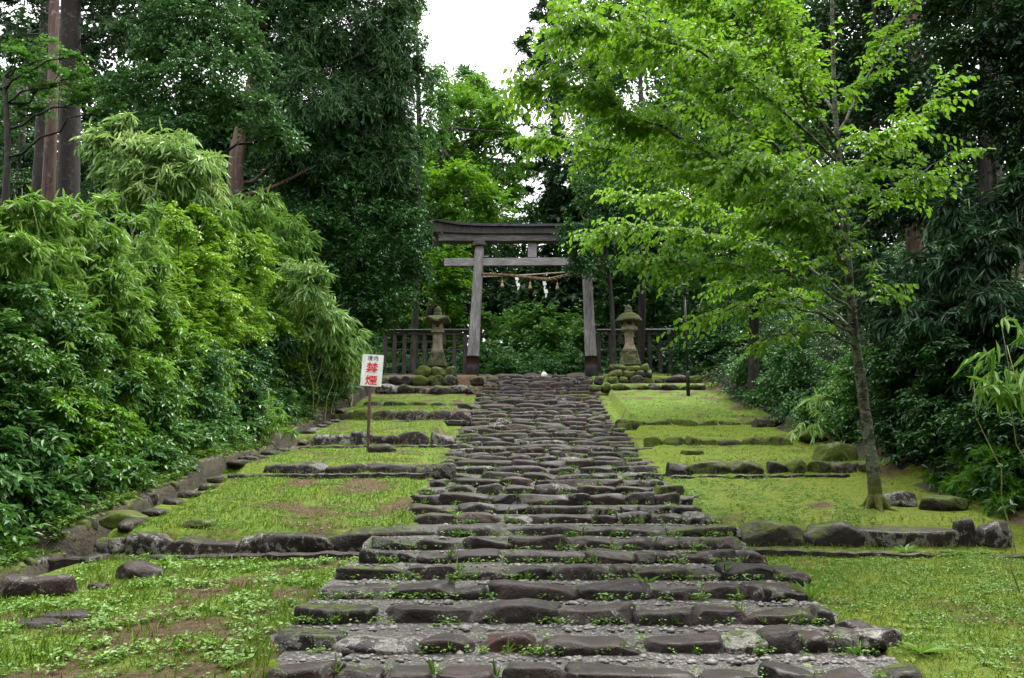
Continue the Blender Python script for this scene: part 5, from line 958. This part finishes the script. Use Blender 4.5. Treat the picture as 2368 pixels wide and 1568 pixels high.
# ================================================================ grass and weeds
r = rng(400)
def scatter(n, x0, x1, y0, y1, keep):
    X = r.uniform(x0, x1, n); Y = r.uniform(y0, y1, n); k = keep(X, Y) > r.random(n); return X[k], Y[k]
def onlawn(X, Y): return (X > ditch_x(Y)+.5) & (X < 6.1) & ((X < edge_l(Y)+.02) | (X > edge_r(Y)-.02))
def lawn_keep(X, Y):
    s = soilf(X, Y); return onlawn(X, Y)*np.clip(1.35-1.35*s+.35*fbm(X, Y, 44, .5, 3), .04, 1)*(1-.65*((X > 0) & (Y > 10.8)))
def put_blades(lv, X, Y, hmin, hmax, w, tint):
    N = len(X); Z = H(X, Y); a = nrm(np.c_[r.normal(0, .42, N), r.normal(0, .42, N), np.ones(N)]); n = nrm(r.normal(size=(N, 3))*[1, 1, .2]); n[:, 1] -= .6
    lv.add(np.c_[X, Y, Z-.005], a, nrm(n), r.uniform(hmin, hmax, N), np.full(N, w), tint, 'blade')
def put_cover(lv, X, Y, Z, l, w, tint, hgt=.03, k=4):
    N = len(X); X, Y, Z, tint = [np.repeat(q, k) for q in (X, Y, Z, tint)]; N = len(X); th = r.uniform(0, 6.28, N)
    a = nrm(np.c_[np.cos(th), np.sin(th), r.normal(.25, .25, N)]); sc = r.uniform(.5, 1.2, N)
    lv.add(np.c_[X+.012*np.cos(th), Y+.012*np.sin(th), Z+r.uniform(.0, hgt, N)], a, nrm(UP+r.normal(0, .3, (N, 3))), l*sc, w*sc, tint+r.normal(0, .12, N), 'oval')
M['grass'] = leafmat('lawn_grass', [(.057, .109, .014), (.115, .196, .021), (.218, .299, .046)], .5, .35, .35, (.25, .38, .02))
M['weed'] = leafmat('weed_leaf', [(.065, .156, .026), (.124, .247, .039), (.234, .364, .091)], .45, .3, .4, (.2, .36, .03))
lv = Leaves()
for (x0, x1, y0, y1, n, h0, h1, w) in [(-5.3, -1.6, 5.2, 10.6, 15000, .02, .075, .006), (-5.3, -1.2, 10.9, 14.7, 12000, .02, .075, .007), (-5.3, -1.6, 15, 28.6, 16000, .02, .06, .009), (2.3, 6.1, 5.2, 10.5, 22000, .015, .055, .006), (2.2, 6.1, 10.9, 28, 26000, .012, .04, .008)]:
    X, Y = scatter(n, x0, x1, y0, y1, lawn_keep); put_blades(lv, X, Y, h0, h1, w, r.normal(.5, .2, len(X)))
X, Y = scatter(5000, -5.4, -2.2, 5.5, 10.4, lambda X, Y: onlawn(X, Y)*np.clip(1.5*fbm(X, Y, 51, 1.1, 2)+.1-.15*(X+3.2), 0, 1)); put_blades(lv, X, Y, .05, .13, .007, r.normal(.55, .2, len(X)))
X, Y = scatter(2500, -2.8, -1.5, 5.5, 12, lambda X, Y: (np.abs(X-edge_l(Y)+.12) < .16)*.8); put_blades(lv, X, Y, .05, .14, .007, r.normal(.6, .2, len(X)))
for (a, b, Y0) in FRINGE:
    n = int((b-a)*90); X = r.uniform(a, b, n); Y = np.full(n, Y0)+r.choice([-.16, .30], n)+r.normal(0, .05, n); k = onlawn(X, Y); put_blades(lv, X[k], Y[k], .03, .11, .007, r.normal(.5, .2, k.sum()))
X, Y = scatter(9000, -7.5, -5.9, 8, 27, lambda X, Y: np.clip(.6+fbm(X, Y, 76, 1.0, 2), 0, 1)*(X < ditch_x(Y)-.33)); put_blades(lv, X, Y, .05, .2, .009, r.normal(.35, .2, len(X)))
tag(lv.build('grass', M['grass']), 'short bright grass growing over the terraced lawns', 'grass', None, 'stuff')
lv = Leaves()
for (x0, x1, y0, y1, n, l, w) in [(-5.3, -1.6, 5.2, 10.6, 5200, .034, .022), (-5.3, -1.2, 10.9, 14.7, 3000, .034, .022), (-5.3, -1.6, 15, 26, 2500, .036, .024), (2.3, 6.1, 5.2, 10.5, 7500, .030, .021), (2.2, 4.6, 10.9, 14.6, 5200, .028, .022), (2.3, 5.8, 15, 28, 5000, .030, .024)]:
    X, Y = scatter(n, x0, x1, y0, y1, lambda X, Y: np.clip(lawn_keep(X, Y)*1.6, 0, 1)*np.clip(.5+1.0*fbm(X, Y, 61, .9, 3), .03, 1)); put_cover(lv, X, Y, H(X, Y), l, w, r.normal(.5, .15, len(X)))
X, Y = scatter(5000, -5.4, -1.9, 5.3, 10.5, lambda X, Y: onlawn(X, Y)*np.clip(1.8*fbm(X, Y, 71, 1.0, 2)-.1, 0, 1)); put_cover(lv, X, Y, H(X, Y)+.01, .046, .032, r.normal(.65, .15, len(X)), .05, 5)
X, Y = scatter(16000, -8.5, -5.9, 8, 26, lambda X, Y: np.clip(.62+fbm(X, Y, 72, 1.2, 2), 0, 1)*(X < ditch_x(Y)-.33)); put_cover(lv, X, Y, H(X, Y)+.02, .06, .035, r.normal(.4, .2, len(X)), .12, 6)
tag(lv.build('clover_and_weeds', M['weed']), 'small round-leaved weeds spread over the grass of both lawns', 'ground cover', None, 'stuff')
# weeds growing in the joints of the steps
lv = Leaves(); X = []; Y = []; Z = []
for k in range(NR-6):
    n = int(380 if k < 8 else 220 if k < 16 else 90); x = r.uniform(XL[k]-.05, XR[k]+.05, n); keep = np.clip(.30+.9*fbm(x, x*0+k*3.7, 81, .5, 3), 0, 1) > r.random(n); x = x[keep]
    X.append(x); Y.append(RY[k]-.05-np.abs(r.normal(0, .035, len(x)))); Z.append(np.full(len(x), (RZ[k-1] if k else RZ[0]-.15)-.012))
    gg = [a for kk, a in gaps if kk == k]
    if gg:
        gx_ = np.repeat(gg, 5); gx_ = gx_[r.random(len(gx_)) < .45]; gx_ = gx_+r.normal(0, .03, len(gx_)); X.append(gx_); Y.append(RY[k]+r.uniform(-.03, .25, len(gx_))); Z.append(np.full(len(gx_), RZ[k]-.05))
X, Y, Z = map(np.concatenate, (X, Y, Z)); put_cover(lv, X, Y, Z, .032, .023, r.normal(.65, .15, len(X)), .055, 5)
sg_ = r.random(len(X)) < .08; N = int(sg_.sum())*6; bx = np.repeat(np.c_[X, Y, Z][sg_], 6, 0); a = nrm(np.c_[r.normal(0, .6, N), r.normal(-.2, .5, N), np.ones(N)])
lv.add(bx, a, nrm(r.normal(size=(N, 3))), r.uniform(.05, .15, N), np.full(N, .006), r.normal(.55, .2, N), 'blade')
tag(lv.build('step_weeds', M['weed']), 'small weeds sprouting along the joints of the stone steps', 'weeds', None, 'stuff')
def rosette(name, label, cat, px, py, Y, n, l, w, seed, mat='weed', up=.5, fern=False, zoff=0.):
    q = rng(seed); b = P(px, py, Y); inst = edge_l(Y) < b[0] < edge_r(Y); b[2] = (np.interp(Y+.02, RY, RZ)-.15 if inst else Hf(b[0], Y))+zoff; lv = Leaves(); th_ = q.uniform(0, 6.28)+np.arange(n)*2.4
    a = nrm(np.c_[np.cos(th_), np.sin(th_), up+q.normal(0, .2, n)])
    if not fern: lv.add(b+a*.01, a, nrm(UP*.8-a*.4+q.normal(0, .15, (n, 3))), l*q.uniform(.7, 1.15, n), w*q.uniform(.8, 1.1, n), q.normal(.55, .12, n), 'oval')
    else:
        for i in range(n):
            K = 13; t = np.linspace(.15, 1, K); L = l*q.uniform(.75, 1.1); pp = b+a[i]*L*t[:, None]; pp[:, 2] -= .45*L*t**2; sd = nrm(np.cross(a[i], UP)); pl = w*np.sin(np.clip(t*1.05, 0, 1)*math.pi*.8+.35)
            for sgn in (-1, 1): lv.add(pp, nrm(sd*sgn*np.ones((K, 1))+a[i]*.45), nrm(np.tile(UP, (K, 1))+q.normal(0, .12, (K, 3))), pl*1.0+.004, pl*.3+.004, q.normal(.5, .1, K), 'rhomb')
    return tag(lv.build(name, M[mat], loc=b), label, cat)
M['fern'] = leafmat('fern_frond', [(.06, .14, .02), (.11, .22, .03), (.19, .30, .06)], .45, .35, .4, (.22, .38, .03))
FE = [('fern sprouting at the left end of the seventh step', 845, 1262, 10.0, 6, .26, .06), ('small fern under the right part of the sixth step', 1585, 1268, 9.9, 7, .17, .05), ('fern in front of the fifth step near its right end', 1635, 1338, 8.62, 8, .17, .045), ('pale fern arching over the far side of the ditch', 462, 1048, 16.0, 9, .62, .13), ('small fern at the left of the third step', 1075, 1440, 7.25, 7, .13, .035),
      ('fern tuft in the grass right of the mossy rocks', 2200, 1245, 10.4, 5, .2, .05), ('fern in the shade at the foot of the second right terrace', 1870, 1098, 14.6, 6, .25, .06), ('small fern at the lower left end of the third step', 1005, 1440, 7.2, 6, .15, .04), ('fern on the fourth step under its middle stone', 1500, 1250, 10.0, 5, .12, .035)]
for i, (lb, x, y, Y, n, l, w) in enumerate(FE): rosette('fern', lb, 'fern', x, y, Y, n, l, w, 500+i, 'fern', .7, True)
PL = [('broad-leaved plant in front of the fifth step right of centre', 1495, 1335, 8.6, 14, .15, .05, .9), ('grassy broad plant at the right end of the fourth step', 1868, 1362, 8.0, 10, .24, .035, 1.3), ('plantain rosette in the near right lawn', 2130, 1535, 6.4, 9, .2, .06, .5), ('pale rosette below the second stone of the third step', 1145, 1500, 6.55, 8, .1, .04, .7), ('rosette at the left end of the third step', 985, 1480, 6.6, 9, .12, .045, .6),
      ('leafy rosette at the left border of the fifth step', 770, 1335, 8.5, 9, .17, .055, .8), ('leafy weed below the first stone of the sixth step', 1190, 1265, 9.9, 9, .1, .04, .8), ('weed rosette on the ninth step left of centre', 1060, 1190, 12.05, 8, .12, .035, 1.0), ('weed on the tenth step near its right end', 1545, 1165, 12.6, 7, .14, .04, .9), ('small plant at the foot of the lowest right terrace', 2090, 1250, 10.5, 7, .16, .05, .9), ('bright tuft beside the second right terrace stones', 1690, 1100, 14.5, 7, .13, .04, .8), ('broad leaves in the near left lawn below the kerb', 380, 1302, 9.9, 12, .16, .07, .6), ('broad-leaved weed at the bottom left of the lawn', 620, 1545, 6.0, 10, .13, .055, .5)]
for i, (lb, x, y, Y, n, l, w, u_) in enumerate(PL): rosette('leafy_weed', lb, 'weed', x, y, Y, n, l, w, 520+i, 'weed', u_)
# loose gravel on the lower treads
mb = MB(); q = rng(700)
for k in range(0, 9):
    for _ in range(420 if k < 4 else 260):
        x = q.uniform(XL[k], XR[k]); y = RY[k]+q.uniform(.36, .66)+(0 if k else 0); sz = q.lognormal(math.log(.018), .4); U, F = cube_sphere(2)
        V = U/np.linalg.norm(U, axis=1, keepdims=True)*np.array([sz, sz*q.uniform(.6, 1), sz*.55])*q.uniform(.8, 1.15, (len(U), 1)); an = q.uniform(0, 6.28); c_, s_ = math.cos(an), math.sin(an)
        mb.add(np.c_[V[:, 0]*c_-V[:, 1]*s_+x, V[:, 0]*s_+V[:, 1]*c_+y, V[:, 2]+RZ[k]-.022], F)
M['gravel_stone'] = plainmat('mixed_gravel', (.03, .027, .025), (.26, .245, .22), 14, .6, .003)
tag(mb.build('gravel', M['gravel_stone'], smooth=True), 'loose small gravel on the treads of the lowest steps', 'gravel', None, 'stuff')
# fallen leaves
lv = Leaves(); X, Y = scatter(2200, -5.2, 6, 5.3, 28, lambda X, Y: onlawn(X, Y)*.5+.08); zz = np.where((X > edge_l(Y)) & (X < edge_r(Y)), np.interp(Y, RY, RZ)+.0, H(X, Y)); N = len(X); th_ = r.uniform(0, 6.28, N)
lv.add(np.c_[X, Y, zz+.012], np.c_[np.cos(th_), np.sin(th_), 0*th_], nrm(UP+r.normal(0, .25, (N, 3))), r.uniform(.03, .065, N), r.uniform(.02, .035, N), r.uniform(0, 1, N), 'oval')
M['litter'] = leafmat('fallen_leaf', [(.05, .03, .018), (.12, .07, .035), (.24, .17, .09)], .6, .1, .3, (.2, .12, .04))
tag(lv.build('fallen_leaves', M['litter']), 'scattered brown fallen leaves on grass and steps', 'fallen leaves', None, 'stuff')
EXPOSURE = 1.85
# ================================================================ camera, sky and light
cam = bpy.data.cameras.new('camera'); co = bpy.data.objects.new('camera', cam); C.objects.link(co)
co.location = (0, 0, CZ); co.rotation_euler = (math.pi/2+PITCH, 0, YAW); cam.sensor_width = 36; cam.lens = FPX/2367*36; cam.clip_end = 2000; cam.clip_start = .05
SC.camera = co
w = bpy.data.worlds.new('World'); SC.world = w; w.use_nodes = True; nt = w.node_tree; nt.nodes.clear()
out = nt.nodes.new('ShaderNodeOutputWorld'); bg = nt.nodes.new('ShaderNodeBackground'); sky = nt.nodes.new('ShaderNodeTexSky')
SUN_EL, SUN_AZ = math.radians(62), math.radians(42)
sky.sky_type = 'NISHITA'; sky.sun_disc = False; sky.sun_elevation = SUN_EL; sky.sun_rotation = SUN_AZ; sky.air_density = 1; sky.dust_density = 4
mx = nt.nodes.new('ShaderNodeMixRGB'); mx.inputs[0].default_value = .86; mx.inputs[2].default_value = (11.9, 11.9, 11.9, 1)   # a thick white cloud layer over the blue
# an overcast sky is about three times brighter overhead than at the horizon
tcw = nt.nodes.new('ShaderNodeTexCoord'); sx = nt.nodes.new('ShaderNodeSeparateXYZ'); nt.links.new(tcw.outputs['Generated'], sx.inputs[0])
mr = nt.nodes.new('ShaderNodeMapRange'); mr.inputs['From Min'].default_value = 0; mr.inputs['From Max'].default_value = 1; mr.inputs['To Min'].default_value = .34; mr.inputs['To Max'].default_value = 1.35
nt.links.new(sx.outputs[2], mr.inputs['Value']); ml = nt.nodes.new('ShaderNodeMixRGB'); ml.blend_type = 'MULTIPLY'; ml.inputs[0].default_value = 1
nt.links.new(sky.outputs[0], mx.inputs[1]); nt.links.new(mx.outputs[0], ml.inputs[1]); nt.links.new(mr.outputs[0], ml.inputs[2]); nt.links.new(ml.outputs[0], bg.inputs[0]); bg.inputs[1].default_value = .11
nt.links.new(bg.outputs[0], out.inputs[0])
sl = bpy.data.lights.new('sun', 'SUN'); sl.energy = 1.5; sl.angle = math.radians(25); sl.color = (1, .97, .92); so = bpy.data.objects.new('sun', sl); C.objects.link(so)
sd = Vector((math.sin(SUN_AZ)*math.cos(SUN_EL), math.cos(SUN_AZ)*math.cos(SUN_EL), math.sin(SUN_EL)))
so.rotation_euler = sd.to_track_quat('Z', 'Y').to_euler(); so.location = (0, -10, 40)
SC.render.engine = 'CYCLES'; SC.cycles.max_bounces = 7; SC.cycles.diffuse_bounces = 3; SC.cycles.glossy_bounces = 2; SC.cycles.transmission_bounces = 4; SC.cycles.use_denoising = True
SC.cycles.caustics_reflective = False; SC.cycles.caustics_refractive = False
SC.view_settings.view_transform = 'Standard'; SC.view_settings.look = 'None'; SC.view_settings.gamma = 1; SC.view_settings.exposure = EXPOSURE
